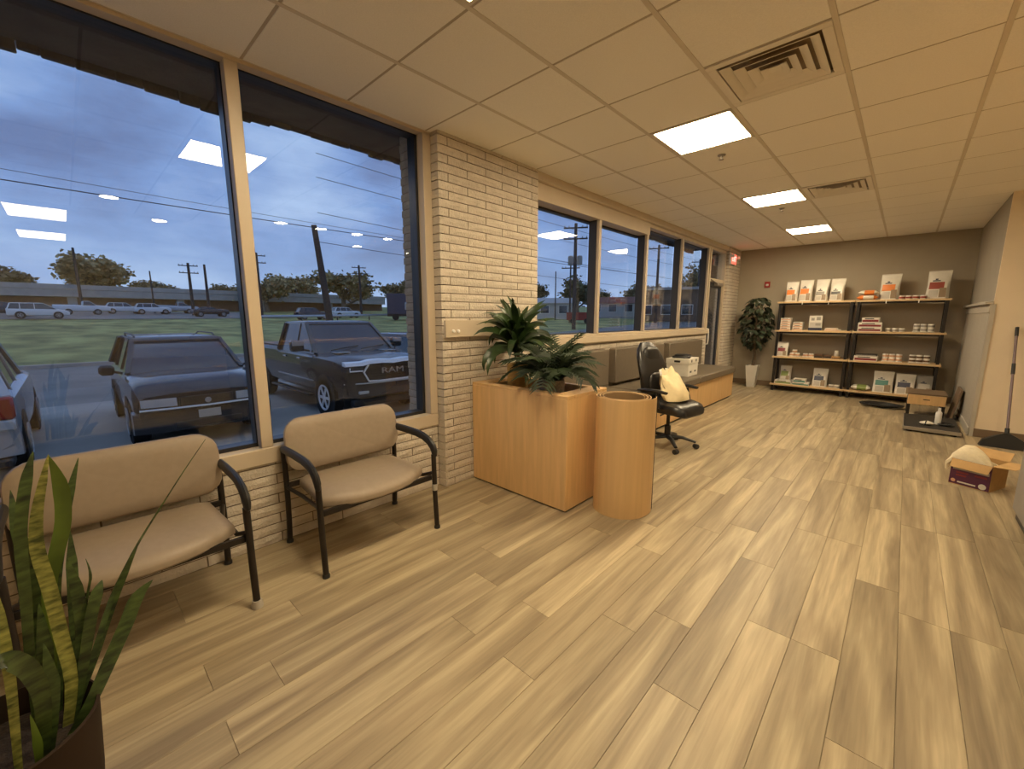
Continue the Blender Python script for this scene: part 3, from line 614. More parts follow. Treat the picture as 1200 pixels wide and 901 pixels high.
# archive box with something black on the lid
ab = thing('archive_box', 'white cardboard archive box with hand holes standing on the bench', 'box', (0.265, 5.08, 0.562), RD(2))
ab.scale = (1, 1.1, 1.0)
part('carton', MB().box((-0.165, -0.20, 0), (0.165, 0.20, 0.255), 0.003), 'white_card', ab)
part('lid', MB().box((-0.172, -0.207, 0.19), (0.172, 0.207, 0.268), 0.004), 'white_card', ab)
for y in (-0.09, 0.09): part('hand_hole', MB().lathe([(0.022, 0), (0.022, 0.002)], 14).xf(Matrix.Rotation(pi / 2, 4, 'Y')), 'black_plastic', ab, loc=(0.1725, y, 0.232)); part('print_mark', B((0, -0.035, -0.016), (0.001, 0.035, 0.012)), 'p_black', ab, loc=(0.1655, y, 0.07))
part('hand_hole', MB().box((-0.045, -0.001, -0.014), (0.045, 0.0, 0.014)), 'black_plastic', ab, loc=(0, -0.2072, 0.225))
dv = thing('black_case', 'flat black case lying on the lid of the archive box', 'case', (0.265, 5.06, 0.8305), RD(15))
part('case_body', MB().box((-0.13, -0.15, 0), (0.13, 0.15, 0.034), 0.012), 'black_plastic', dv); part('case_lid', MB().box((-0.10, -0.12, 0.0345), (0.10, 0.11, 0.052), 0.008), 'black_leather', dv)

# reception desk at the edge of the view
dk = thing('reception_desk', 'grey reception desk end at the edge of the lobby near the cardboard box', 'desk')
part('front_panel', B((3.46, 0.0, 0.06), (3.50, 3.18, 1.05), 0.01), 'desk_grey', dk); part('end_panel', B((3.5005, 3.14, 0.06), (4.3, 3.18, 1.05), 0.004), 'desk_grey', dk)
part('counter_top', B((3.44, -0.02, 1.0505), (3.95, 3.20, 1.09), 0.006), 'maple', dk); part('toe_base', B((3.48, 0.02, 0.0), (4.28, 3.15, 0.06)), 'black_plastic', dk)
part('work_top', B((3.5005, 0.0, 0.72), (4.3, 3.139, 0.75), 0.004), 'maple', dk)

# ================================================================== PLANTS INDOORS
def strap(pts, wid, th=0.004, fold=0.25, twist=0.0, face=None, n=None):
    """leaf blade lofted along pts with a shallow keel; wid per point (half widths)"""
    pts = [Vector(p) for p in pts]
    if n:   # resample
        q = []; w = []
        for k in range(n):
            f = k / (n - 1) * (len(pts) - 1); i = min(int(f), len(pts) - 2); g = f - i
            p0 = pts[max(i - 1, 0)]; p1 = pts[i]; p2 = pts[i + 1]; p3 = pts[min(i + 2, len(pts) - 1)]
            q.append(0.5 * ((2 * p1) + (p2 - p0) * g + (2 * p0 - 5 * p1 + 4 * p2 - p3) * g * g + (3 * p1 - p0 - 3 * p2 + p3) * g ** 3)); w.append(wid[i] * (1 - g) + wid[i + 1] * g)
        pts, wid = q, w
    rings = []; k = len(pts)
    for i, p in enumerate(pts):
        d = (pts[min(i + 1, k - 1)] - pts[max(i - 1, 0)]).normalized()
        nrm = Vector(face) if face else Vector((0, 0, 1)); nrm = nrm - d * nrm.dot(d)
        if nrm.length < 0.05: nrm = Vector((1, 0, 0)) - d * d.x
        nrm.normalize(); nrm = Matrix.Rotation(twist * i / k, 3, d) @ nrm; s_ = d.cross(nrm); w = max(wid[i], 0.0006)
        rings.append([p - s_ * w + nrm * w * fold, p + nrm * min(th, w) * 0.5, p + s_ * w + nrm * w * fold, p - nrm * min(th, w) * 0.5])
    return MB().loft(rings)
sp = thing('snake_plant', 'tall potted snake plant with variegated leaves in dark brown pot', 'plant', (1.26, -1.665, 0))
part('pot', MB().lathe([(0.125, 0.0), (0.135, 0.01), (0.158, 0.25), (0.170, 0.44), (0.172, 0.452), (0.166, 0.455), (0.160, 0.44), (0.155, 0.37)], 40), 'pot_brown', sp)
part('soil', MB().lathe([(0.153, 0.36), (0.153, 0.385), (0.05, 0.395), (0.01, 0.396)], 24), 'soil', sp)
SNK = [
 ('snake_pale', 0.0, 0.021, [(1.246, -1.569, 0.349), (1.244, -1.541, 0.503), (1.244, -1.543, 0.642), (1.245, -1.547, 0.778), (1.245, -1.554, 0.885), (1.244, -1.545, 0.971), (1.243, -1.525, 1.053), (1.242, -1.508, 1.118)]),
 ('snake_bright', 0.0, 0.024, [(1.188, -1.594, 0.345), (1.176, -1.569, 0.581), (1.165, -1.553, 0.742), (1.163, -1.53, 0.829), (1.162, -1.507, 0.917), (1.162, -1.501, 1.011), (1.182, -1.511, 1.102)]),
 ('snake_green', 0.4, 0.015, [(1.177, -1.579, 0.36), (1.125, -1.558, 0.543), (1.114, -1.544, 0.713), (1.102, -1.512, 0.873), (1.092, -1.487, 0.974), (1.081, -1.461, 1.059)]),
 ('snake_green', 0.5, 0.017, [(1.29, -1.61, 0.36), (1.299, -1.595, 0.626), (1.308, -1.581, 0.804), (1.307, -1.573, 0.93), (1.306, -1.562, 1.009), (1.295, -1.546, 1.084), (1.283, -1.529, 1.14)]),
 ('snake_green', 0.0, 0.010, [(1.225, -1.561, 0.365), (1.182, -1.501, 0.5), (1.141, -1.446, 0.634), (1.122, -1.397, 0.725), (1.103, -1.358, 0.784), (1.087, -1.299, 0.864), (1.074, -1.234, 0.953), (1.064, -1.164, 1.045)]),
 ('snake_green', 0.3, 0.014, [(1.194, -1.556, 0.36), (1.162, -1.494, 0.496), (1.141, -1.449, 0.608), (1.131, -1.411, 0.694), (1.123, -1.367, 0.778)]),
 ('snake_green', 0.2, 0.027, [(1.285, -1.564, 0.368), (1.272, -1.51, 0.448), (1.241, -1.468, 0.515), (1.211, -1.423, 0.59), (1.192, -1.393, 0.645), (1.174, -1.352, 0.671)]),
 ('snake_green', 0.0, 0.020, [(1.245, -1.558, 0.36), (1.223, -1.516, 0.523), (1.212, -1.488, 0.641), (1.201, -1.469, 0.703), (1.191, -1.455, 0.73)]),
 ('snake_green', 0.0, 0.005, [(1.183, -1.558, 0.375), (1.161, -1.49, 0.676), (1.161, -1.476, 0.74), (1.161, -1.479, 0.792)]),
 ('snake_green', 0.5, 0.020, [(1.147, -1.592, 0.365), (1.104, -1.535, 0.515), (1.093, -1.518, 0.662), (1.092, -1.51, 0.764), (1.082, -1.501, 0.855)]),
 ('snake_green', 0.5, 0.028, [(1.329, -1.603, 0.37), (1.348, -1.584, 0.547), (1.369, -1.588, 0.64), (1.39, -1.601, 0.693), (1.412, -1.618, 0.723), (1.426, -1.643, 0.711)]),
 ('snake_pale', 0.0, 0.016, [(1.354, -1.64, 0.37), (1.352, -1.623, 0.614), (1.352, -1.619, 0.72), (1.342, -1.62, 0.8), (1.332, -1.62, 0.899)]),
 ('snake_bright', 0.0, 0.013, [(1.35, -1.609, 0.37), (1.35, -1.603, 0.455), (1.35, -1.605, 0.534)]),
 ('snake_green', 0.3, 0.020, [(1.2, -1.617, 0.36), (1.178, -1.594, 0.496), (1.167, -1.582, 0.66), (1.147, -1.58, 0.772), (1.128, -1.589, 0.912), (1.107, -1.589, 1.011)]),
 ('snake_green', 0.0, 0.020, [(1.224, -1.553, 0.36), (1.213, -1.531, 0.475), (1.192, -1.509, 0.605), (1.182, -1.505, 0.725), (1.173, -1.513, 0.813)]),
 ('snake_green', 0.6, 0.022, [(1.27, -1.70, 0.36), (1.28, -1.72, 0.55), (1.27, -1.74, 0.75), (1.29, -1.75, 0.98)]),
 ('snake_green', 0.6, 0.022, [(1.20, -1.72, 0.36), (1.17, -1.75, 0.55), (1.15, -1.78, 0.72), (1.12, -1.82, 0.88)]),
 ('snake_green', 0.2, 0.024, [(1.31, -1.60, 0.36), (1.31, -1.585, 0.45), (1.30, -1.57, 0.56), (1.285, -1.57, 0.66)]),
 ('snake_green', 0.2, 0.024, [(1.25, -1.60, 0.36), (1.24, -1.585, 0.50), (1.235, -1.575, 0.62), (1.225, -1.57, 0.74)]),
]
for m, tw, wm, pts in SNK:
    k = len(pts); pr = [0.62, 0.9, 1.0, 1.0, 0.95, 0.8, 0.55, 0.05] if k == 8 else [0.55 + 0.45 * sin(min(1, (i / (k - 1)) * 1.6) * pi / 2) if i < k - 1 else 0.04 for i in range(k)]
    if wm == 0.010: pr = [1.3, 1.2, 1.0, 0.65, 0.45, 0.32, 0.25, 0.12]
    base = Vector((1.26, -1.665, 0))
    part('leaf', strap([Vector(p) - base for p in pts], [wm * 0.66 * x for x in pr], 0.005, 0.28, tw, face=(1, 0.1, 0.25), n=22), m, sp)
# dracaena in wooden pot on the planter
dr = thing('dracaena_plant', 'strap-leaved green plant in a golden wooden pot on the planter box', 'plant', (0.29, 1.24, 0.801))
part('pot', MB().lathe([(0.088, 0), (0.09, 0.005), (0.092, 0.25), (0.084, 0.25), (0.082, 0.20)], 28), 'pot_wood', dr)
part('soil', MB().lathe([(0.082, 0.19), (0.082, 0.21), (0.01, 0.215)], 18), 'soil', dr)
part('stem', MB().tube([(0, 0, 0.2), (0.008, 0.004, 0.32), (0.0, 0.0, 0.46)], [0.018, 0.016, 0.012], 10), 'bark', dr)
rd = random.Random(21)
for k in range(54):
    a = k * 2.39996 + rd.uniform(-0.45, 0.45); f = k / 53
    L_ = rd.uniform(0.36, 0.62) * (1 - 0.25 * f); el = RD(24 + 56 * f) + rd.uniform(-0.28, 0.28); droop = (1.75 - 1.2 * f) * rd.uniform(0.8, 1.2)
    z0 = 0.33 + 0.14 * f; pts = []; p = Vector((0, 0, z0)); e_ = el
    for i in range(9):
        pts.append(p.copy()); st = L_ / 8; p = p + Vector((cos(a) * cos(e_), sin(a) * cos(e_), sin(e_))) * st; e_ -= droop / 8 * (0.6 + i * 0.22)
        if p.x < -0.222: p.x = -0.222
    wd = [0.010, 0.018, 0.025, 0.029, 0.030, 0.027, 0.021, 0.012, 0.001]
    part('leaf', strap(pts, [w * rd.uniform(0.9, 1.1) * 1.05 for w in wd], 0.002, 0.30, rd.uniform(-0.7, 0.7), face=(0.75 + rd.uniform(-0.4, 0.4), -0.75 + rd.uniform(-0.4, 0.4), 0.75)), 'leaf_green', dr)
# parlour palm
pp = thing('parlour_palm', 'small feathery palm in a grey-brown woven pot on the planter box', 'plant', (0.70, 1.20, 0.801))
part('pot', MB().lathe([(0.095, 0), (0.10, 0.01), (0.108, 0.15), (0.10, 0.155), (0.096, 0.12)], 28), 'pot_woven', pp)
part('soil', MB().lathe([(0.096, 0.11), (0.096, 0.125), (0.01, 0.13)], 18), 'soil', pp)
for k in range(30):
    a = k * 2.39996 + 0.4; f = k / 29; L_ = rd.uniform(0.33, 0.44); e_ = RD(36 + 48 * f); pts = []; p = Vector((0.02 * cos(a), 0.02 * sin(a), 0.12))
    for i in range(8):
        pts.append(p.copy()); p = p + Vector((cos(a) * cos(e_), sin(a) * cos(e_), sin(e_))) * (L_ / 7); e_ -= 0.10 + 0.05 * i * (1.2 - f)
    fr = MB().tube(pts, [0.004, 0.0035, 0.003, 0.0026, 0.0022, 0.0018, 0.0014, 0.001], 5)
    for i in range(2, 15):
        g = i / 14 * 7; j = min(int(g), 6); b0 = pts[j].lerp(pts[j + 1], g - j); d = (pts[j + 1] - pts[j]).normalized()
        for s_ in (-1, 1):
            sd = d.cross(Vector((0, 0, 1))).normalized() * s_; ll = 0.15 * (1 - 0.5 * abs(i / 14 - 0.45)) * rd.uniform(0.85, 1.1)
            q = [b0, b0 + (sd * 0.8 + d * 0.55 + Vector((0, 0, 0.12))) * ll * 0.5, b0 + (sd * 0.85 + d * 0.75 - Vector((0, 0, 0.12))) * ll]
            lf = strap(q, [0.003, 0.0095, 0.0005], 0.0012, 0.2, face=(0.6, -0.6, 0.7)); fr.add(lf.v, lf.f)
    part('frond', fr, 'palm_green', pp)
# ficus in tall white pot by the back wall
fi = thing('ficus_plant', 'bushy round-leaved ficus in tall tapered white pot by the shelves', 'plant', (0.49, 8.35, 0))
def sq(h, z): return [(-h, -h, z), (h, -h, z), (h, h, z), (-h, h, z)]
part('pot', MB().loft([sq(0.07, 0), sq(0.112, 0.46), sq(0.098, 0.46), sq(0.096, 0.42)]), 'pot_white', fi)
part('soil', MB().loft([sq(0.094, 0.40), sq(0.094, 0.43)]), 'soil', fi)
part('trunk', MB().tube([(0, 0, 0.42), (0.015, 0.01, 0.65), (-0.01, 0, 0.85), (0.0, 0.0, 1.3), (-0.03, 0.0, 1.6)], [0.03, 0.027, 0.024, 0.014, 0.005], 10), 'bark', fi)
lm = strap([(0, 0, 0), (0.02, 0, 0.006), (0.055, 0, 0.012), (0.09, 0, 0.006), (0.125, 0, -0.012)], [0.003, 0.026, 0.041, 0.031, 0.001], 0.002, 0.15).mesh('leaf', 'ficus_green')
for k in range(230):
    u = rd.uniform(-1, 1); a = rd.uniform(0, 2 * pi); r = math.sqrt(1 - u * u) * rd.uniform(0.72, 1.0)
    x = r * cos(a) * 0.27; y = r * sin(a) * 0.24; z = 1.34 + u * 0.50
    o = link('leaf', lm, fi, (x, y, z), (rd.uniform(-0.5, 0.5), rd.uniform(0.2, 1.1), a + rd.uniform(-0.6, 0.6))); s_ = rd.uniform(0.85, 1.3); o.scale = (s_, s_, s_)
for k in range(7):
    z = 0.95 + k * 0.11; a = k * 2.4; part('branch', MB().tube([(0, 0, z), (0.10 * cos(a), 0.09 * sin(a), z + 0.10), (0.19 * cos(a), 0.17 * sin(a), z + 0.17)], [0.008, 0.006, 0.003], 6), 'bark', fi)

# ================================================================== BACK WALL SHELVES
SY0, SY1 = 8.16, 8.60; SZ = (0.11, 0.655, 1.17, 1.715); ST = 0.032
def shelf_unit(x0, x1, label):
    u = thing('shelf_unit', label, 'shelf', (0, 0, 0), 0, 'display shelf units')
    for x in (x0 + 0.045, x1 - 0.045):
        for y in (SY0 + 0.05, SY1 - 0.05): part('post', B((x - 0.02, y - 0.02, 0), (x + 0.02, y + 0.02, SZ[3] - 0.001)), 'black_metal', u)
    for z in SZ:
        part('shelf_board', B((x0, SY0, z), (x1, SY1, z + ST), 0.003), 'shelf_wood', u)
        for x in (x0 + 0.045, x1 - 0.045): part('side_rail', B((x - 0.015, SY0 + 0.071, z - 0.045), (x + 0.015, SY1 - 0.071, z - 0.001)), 'black_metal', u)
        part('front_rail', B((x0 + 0.07, SY0 + 0.04, z - 0.03), (x1 - 0.07, SY0 + 0.06, z - 0.001)), 'black_metal', u)
    for x in (x0 + 0.40, x0 + 0.80): part('price_clip', B((x, SY0 - 0.004, SZ[3] - 0.035), (x + 0.012, SY0, SZ[3] + 0.02)), 'white_plastic', u)
shelf_unit(0.862, 2.045, 'black-framed wooden shelf unit beside the ficus'); shelf_unit(2.05, 3.232, 'black-framed wooden shelf unit nearest the beadboard wall')
def zs(k): return SZ[k] + ST + 0.0005
def pouch(name, label, x, k, w, h, band, extra=(), y=8.33, d=0.13, rz=0.0, z=None, base='p_white', lean=0.05, group='standing food bags on the shelves', logo='p_navy', bz=(0.36, 0.62)):
    """stand-up food bag: flat bottom, pinched top, coloured band, dark logo, pictures"""
    b = thing(name, label, 'bag', (x, y, zs(k) if z is None else z), rz, group); h *= 1.07
    def prof(f): return d / 2 * (1 - f) ** 0.55 * (1 + 0.25 * sin(pi * f)) + 0.006, lean * f
    rings = []
    for i in range(9):
        f = i / 8; t_, ly = prof(f); ww = w / 2 * (0.94 + 0.06 * abs(2 * f - 1)) ; r = []
        for (sx_, sy_) in ((-1, -0.55), (-0.8, -0.95), (0, -1.05), (0.8, -0.95), (1, -0.55), (1, 0.55), (0.8, 0.95), (0, 1.0), (-0.8, 0.95), (-1, 0.55)): r.append((sx_ * ww, sy_ * t_ + ly, f * h))
        rings.append(r)
    part('pouch', MB().loft(rings), base, b)
    def patch(nm, x0, x1, f0, f1, m, off=0.003):
        g = MB(); R_ = []
        for i in range(4):
            f = f0 + (f1 - f0) * i / 3; t_, ly = prof(f); ww = w / 2 * (0.94 + 0.06 * abs(2 * f - 1))
            def yy(sx_): return -(0.95 + 0.10 * (1 - abs(sx_) / 0.8) if abs(sx_) < 0.8 else 0.95 - 2 * (abs(sx_) - 0.8)) * t_ + ly
            R_.append([(sx_ * ww, yy(sx_) - off, f * h) for sx_ in (x0, (x0 + x1) / 2, x1)] + [(sx_ * ww, yy(sx_) + 0.001, f * h) for sx_ in (x1, (x0 + x1) / 2, x0)])
        part(nm, g.loft(R_), m, b)
    patch('colour_band', -0.8, 0.55, bz[0], bz[1], band)
    patch('logo_print', -0.55, 0.15, bz[1] + 0.03, bz[1] + 0.07, logo, 0.004); patch('logo_print', -0.32, -0.08, bz[1] + 0.08, bz[1] + 0.13, logo, 0.004)
    patch('text_panel', -0.75, 0.1, 0.05, bz[0] - 0.04, 'p_silver')
    patch('picture_print', 0.18, 0.78, 0.05, bz[0] + 0.04, 'p_photo', 0.004)
    for nm, a in extra: patch(nm, *a)
    part('top_seal', MB().box((-w / 2, lean - 0.004, h), (w / 2, lean + 0.004, h + 0.02), 0.001), base, b)
    return b
pouch('food_bag', 'white food bag with orange band at the ficus end of the top shelf', 1.055, 3, 0.20, 0.34, 'p_orange')
pouch('food_bag', 'white food bag with orange band, second from the ficus end of the top shelf', 1.275, 3, 0.21, 0.36, 'p_orange', y=8.36, rz=-0.06)
pouch('food_bag', 'silvery white food bag with photo print, third on the top shelf', 1.525, 3, 0.20, 0.36, 'p_grey', y=8.36, rz=-0.1, bz=(0.28, 0.46), logo='p_black')
pouch('food_bag', 'silvery white food bag with dark print, fourth bag on the top shelf', 1.755, 3, 0.21, 0.36, 'p_black', y=8.36, rz=-0.1, bz=(0.30, 0.44), logo='p_black')
pouch('food_bag', 'large white food bag with orange band beside the row of small cans', 2.475, 3, 0.26, 0.39, 'p_orange', y=8.40, rz=-0.08)
pouch('food_bag', 'white food bag with red-brown band at the beadboard end of top shelf', 3.06, 3, 0.27, 0.40, 'p_red', y=8.36, rz=-0.12)
pouch('food_bag', 'small white food bag with maroon band on the third shelf down', 1.0, 1, 0.19, 0.24, 'p_maroon', y=8.30, d=0.10)
pouch('food_bag', 'white food bag with navy band on the bottom shelf', 1.655, 0, 0.23, 0.30, 'p_navy', y=8.34)
pouch('food_bag', 'cream food bag with teal band on the bottom shelf', 2.56, 0, 0.27, 0.32, 'p_teal', y=8.33, d=0.12)
pouch('food_bag', 'pale food bag with navy band next to the teal-banded bag', 2.845, 0, 0.25, 0.30, 'p_navy', y=8.34, d=0.12)
pouch('food_bag', 'plain grey food bag at the dark end of the bottom shelf', 3.09, 0, 0.22, 0.29, 'p_silver', y=8.38, base='p_grey', d=0.12)
pouch('food_bag', 'pale food bag with green leaf print standing on a flat box', 1.085, 0, 0.19, 0.24, 'p_green', y=8.36, z=zs(0) + 0.0705, d=0.09, bz=(0.3, 0.66), base='p_silver')
def lying(name, label, x, k, w, dp, h, m1, m2, z=0.0, y=8.34, rz=0.0, cat='bag', group='bags lying flat on the shelves'):
    b = thing(name, label, cat, (x, y, zs(k) + z), rz, group); rings = []
    for i in range(9):
        f = -1 + 2 * i / 8; s_ = max(0.02, 1 - abs(f) ** 3.5) ** 0.5 if abs(f) < 1 else 0.12; q = []
        for j in range(14):
            a = 2 * pi * j / 14; q.append((f * w / 2, dp / 2 * cos(a) * (0.85 + 0.15 * s_), h / 2 + h / 2 * s_ * (abs(sin(a)) ** 0.7) * (1 if sin(a) > 0 else -1)))
        rings.append(q)
    part('pouch', MB().loft(rings), m1, b)
    part('colour_band', MB().loft([[(xx, dp / 2 * cos(a) * 1.01, h / 2 + h / 2 * 1.03 * (abs(sin(a)) ** 0.7) * (1 if sin(a) > 0 else -1)) for a in [2 * pi * j / 14 for j in range(14)]] for xx in (-0.18 * w, 0.0, 0.3 * w)]), m2, b)
    return b
lying('food_bag', 'orange and white food bag lying flat on the top shelf, lower of two', 2.195, 3, 0.29, 0.24, 0.085, 'p_orange', 'p_white')
lying('food_bag', 'orange and white food bag lying on top of another on the top shelf', 2.20, 3, 0.27, 0.23, 0.085, 'p_white', 'p_orange', z=0.086)
lying('food_bag', 'green and white food bag lying flat on the bottom shelf', 2.265, 0, 0.27, 0.25, 0.10, 'p_white', 'p_green')
def carton(name, label, x, k, w, dp, h, base, band, z=0.0, y=8.30, cat='box', group=None, bars=2, rz=0.0):
    b = thing(name, label, cat, (x, y, zs(k) + z), rz, group)
    part('carton', MB().box((-w / 2, -dp / 2, 0), (w / 2, dp / 2, h), 0.002), base, b)
    part('label_print', MB().box((-w * 0.46, -dp / 2 - 0.0015, h * 0.12), (w * 0.46, -dp / 2 - 0.0002, h * 0.55)), band, b)
    if bars: part('text_print', MB().box((-w * 0.34, -dp / 2 - 0.0015, h * 0.66), (w * 0.20, -dp / 2 - 0.0002, h * 0.84)), 'p_black', b)
    return b
for i, lb in enumerate(('lowest', 'second lowest', 'middle', 'second highest', 'topmost')): carton('treat_carton', 'small white and orange carton, %s of the five-high stack' % lb, 1.02, 2, 0.165 if i else 0.175, 0.16, 0.046, 'p_white', 'p_pink', z=i * 0.0465, group='cartons in the five-high stack')
for i, lb in enumerate(('lowest', 'middle', 'topmost')): carton('treat_carton', 'small white and tan carton, %s of the three-high stack' % lb, 1.225, 2, 0.17 - 0.008 * i, 0.16, 0.050, 'p_white', 'p_pink', z=i * 0.0505, group='cartons in the three-high stack')
lx = carton('leaflet_box', 'upright white leaflet box with grey pictures and blue-grey base', 1.495, 2, 0.20, 0.07, 0.275, 'p_white', 'p_silver', bars=0)
for nm, a in (('picture_print', (-0.07, 0.185, -0.02, 0.235)), ('picture_print', (0.01, 0.19, 0.075, 0.25)), ('picture_print', (0.0, 0.09, 0.08, 0.135))): part(nm, B((a[0], -0.0368, a[1]), (a[2], -0.0367 + 0.0004, a[3])), 'p_grey', lx)
part('base_tray', B((-0.105, -0.045, 0.0), (0.105, -0.0372, 0.05)), 'p_navy', lx)
for i in range(2): carton('flat_carton', 'flat cream carton lying on the second shelf, %s one' % ('longer lower' if not i else 'shorter upper'), 1.765 - 0.02 * i, 2, 0.23 - 0.05 * i, 0.15, 0.024, 'p_white', 'p_pink', z=i * 0.0245, group='flat cartons on the second shelf', bars=0)
for i, (w, h, z, lb) in enumerate(((0.32, 0.075, 0, 'lower wide'), (0.32, 0.08, 0.0755, 'upper wide'), (0.23, 0.085, 0.156, 'small topmost'))): carton('tray_box', 'white and purple-brown tray box, %s one of the second-shelf stack' % lb, 2.285, 2, w, 0.24, h, 'p_white', 'p_maroon', z=z, y=8.30, group='tray boxes stacked on the second shelf')
carton('tray_box', 'white tray box with black rim and red print on the third shelf', 2.285, 1, 0.32, 0.24, 0.085, 'p_white', 'p_maroon', y=8.30)
carton('tray_box', 'dark shallow tray lying on the printed tray box of the third shelf', 2.285, 1, 0.30, 0.22, 0.03, 'p_black', 'p_grey', z=0.0855, bars=0)
carton('small_carton', 'small dark brown carton on the third shelf beside the can trays', 1.60, 1, 0.13, 0.14, 0.07, 'p_brown', 'p_black', bars=0); carton('small_carton', 'small dark brown carton on the third shelf in the middle of the row', 1.735, 1, 0.11, 0.14, 0.065, 'p_brown', 'p_black', bars=0); carton('small_carton', 'small tan carton on the third shelf below the clear jar', 1.86, 1, 0.12, 0.14, 0.045, 'cardboard', 'p_brown', bars=0)
carton('flat_box', 'flat white and green box on the bottom shelf under the leaf-print bag', 1.078, 0, 0.28, 0.26, 0.07, 'p_white', 'p_green', y=8.33)
carton('flat_box', 'flat white box with blue print on the bottom shelf, lower of two', 1.37, 0, 0.28, 0.24, 0.05, 'p_white', 'p_teal', y=8.32); carton('flat_box', 'flat white box on another flat box of the bottom shelf', 1.345, 0, 0.20, 0.2, 0.07, 'p_white', 'p_teal', z=0.0505, y=8.32)
for x, lb in ((1.862, 'small clear jar with silver lid standing on the tan carton'),):
    t = thing('glass_jar', lb, 'jar', (x, 8.30, zs(1) + 0.0455)); part('jar_body', MB().lathe([(0.032, 0), (0.034, 0.005), (0.034, 0.075), (0.026, 0.085)], 14), 'p_silver', t); part('lid', MB().lathe([(0.029, 0.0855), (0.029, 0.105), (0.02, 0.107)], 14), 'p_white', t)
can_b = MB().lathe([(0.037, 0), (0.041, 0.004), (0.041, 0.055), (0.038, 0.059)], 16).mesh('can_body', 'p_white'); can_l = MB().lathe([(0.0375, 0.0592), (0.0375, 0.0620), (0.03, 0.0615)], 16).mesh('can_lid', 'p_silver')
bands = {m: MB().lathe([(0.0414, 0.012), (0.0416, 0.014), (0.0416, 0.040), (0.0414, 0.042)], 16, cap=False).mesh('can_label', m) for m in ('p_red', 'p_pink', 'p_grey', 'p_brown')}
def can(x, y, z, m, label, group):
    c = thing('food_can', label, 'can', (x, y, z), 0, group); link('can_body', can_b, c); link('can_lid', can_l, c); link('can_label', bands[m], c); return c
for i, x in enumerate((2.645, 2.73, 2.815, 2.90)): can(x, 8.28, zs(3), 'p_red', 'small white can on the top shelf, %s from the orange-banded bag' % ('first', 'second', 'third', 'fourth')[i], 'cans in a row on the top shelf')
for i, x in enumerate((2.53, 2.615, 2.70)): can(x, 8.30, zs(2), 'p_grey', 'small can in second-shelf low row, %s from the tray boxes' % ('first', 'second', 'third')[i], 'cans in the low row on the second shelf')
def can_stack(x0, k, nx, nz, m, where, group, base=True):
    z = zs(k)
    if base:
        t = carton('can_tray', 'shallow cardboard tray under the %s' % where, x0 + (nx - 1) * 0.0425, k, nx * 0.085 + 0.012, 0.17, 0.012, 'p_white', m, bars=0, y=8.30); z += 0.0125
    for r in range(nz):
        for i in range(nx): can(x0 + i * 0.085, 8.275, z + r * 0.0625, m, 'can in the %s, %s, %s from ficus side' % (where, ('bottom layer', 'upper layer', 'top layer')[r], ('first', 'second', 'third')[i]), group)
can_stack(2.88, 2, 3, 2, 'p_grey', 'second-shelf can stack', 'cans in the second-shelf stack')
can_stack(2.545, 1, 3, 2, 'p_pink', 'pinkish third-shelf can stack', 'cans in the pinkish third-shelf stack')
can_stack(2.885, 1, 3, 2, 'p_brown', 'dark-labelled third-shelf can stack', 'cans in the dark-labelled third-shelf stack')
can_stack(1.175, 1, 2, 1, 'p_pink', 'first can tray beside maroon bag', 'cans in the first tray of the third shelf'); can(1.215, 8.275, zs(1) + 0.0125 + 0.0625, 'p_pink', 'single small can stacked on the first tray beside the maroon bag', 'cans in the first tray of the third shelf')
can_stack(1.395, 1, 2, 1, 'p_pink', 'second can tray beside brown cartons', 'cans in the second tray of the third shelf')
can_stack(1.845, 0, 2, 1, 'p_grey', 'bottom-shelf pair beside navy-banded bag', 'cans on the bottom shelf', base=False)

# ================================================================== BY THE ALCOVE
tb = thing('side_table', 'low brown table with one drawer between the scale and the shelves', 'table', (3.08, 7.22, 0))
part('table_top', B((-0.205, -0.27, 0.335), (0.205, 0.27, 0.355), 0.003), 'brown_base', tb)
dwr = part('drawer', B((-0.198, -0.262, 0.19), (0.198, -0.24, 0.33), 0.003), 'maple', tb, 'light maple drawer front'); part('handle', B((-0.035, -0.266, 0.262), (0.035, -0.2622, 0.274)), 'black_metal', dwr)
part('case', B((-0.198, -0.239, 0.19), (0.198, 0.26, 0.334)), 'brown_base', tb)
for sx_ in (-1, 1):
    for sy_ in (-1, 1): part('leg', B((sx_ * 0.18 - 0.018, sy_ * 0.24 - 0.018, 0), (sx_ * 0.18 + 0.018, sy_ * 0.24 + 0.018, 0.189)), 'black_metal', tb)
bd = MB().box((-0.012, -0.24, 0), (0.012, 0.24, 0.45), 0.003).xf(Matrix.Rotation(RD(9), 4, 'Y')); bo = solo('board', bd, 'brown_base', 'brown board leaning on the beadboard beside the low table', 'board', (3.345, 7.2, 0.003))
sc_ = thing('floor_scale', 'flat black floor scale platform with metal edge in front of the low table', 'scale', (3.12, 6.33, 0))
part('platform', B((-0.255, -0.49, 0.035), (0.255, 0.49, 0.065), 0.004), 'dark_rubber', sc_); part('edge_trim', MB().box((-0.262, -0.50, 0.022), (0.262, -0.4905, 0.066), 0.002).box((-0.262, -0.49, 0.022), (-0.2555, 0.49, 0.066), 0.002), 'grey_steel', sc_, 'brushed metal front edge')
for sx_ in (-1, 1):
    for sy_ in (-1, 1): part('foot', MB().lathe([(0.03, 0), (0.03, 0.0345)], 12), 'black_plastic', sc_, loc=(sx_ * 0.2, sy_ * 0.43, 0))
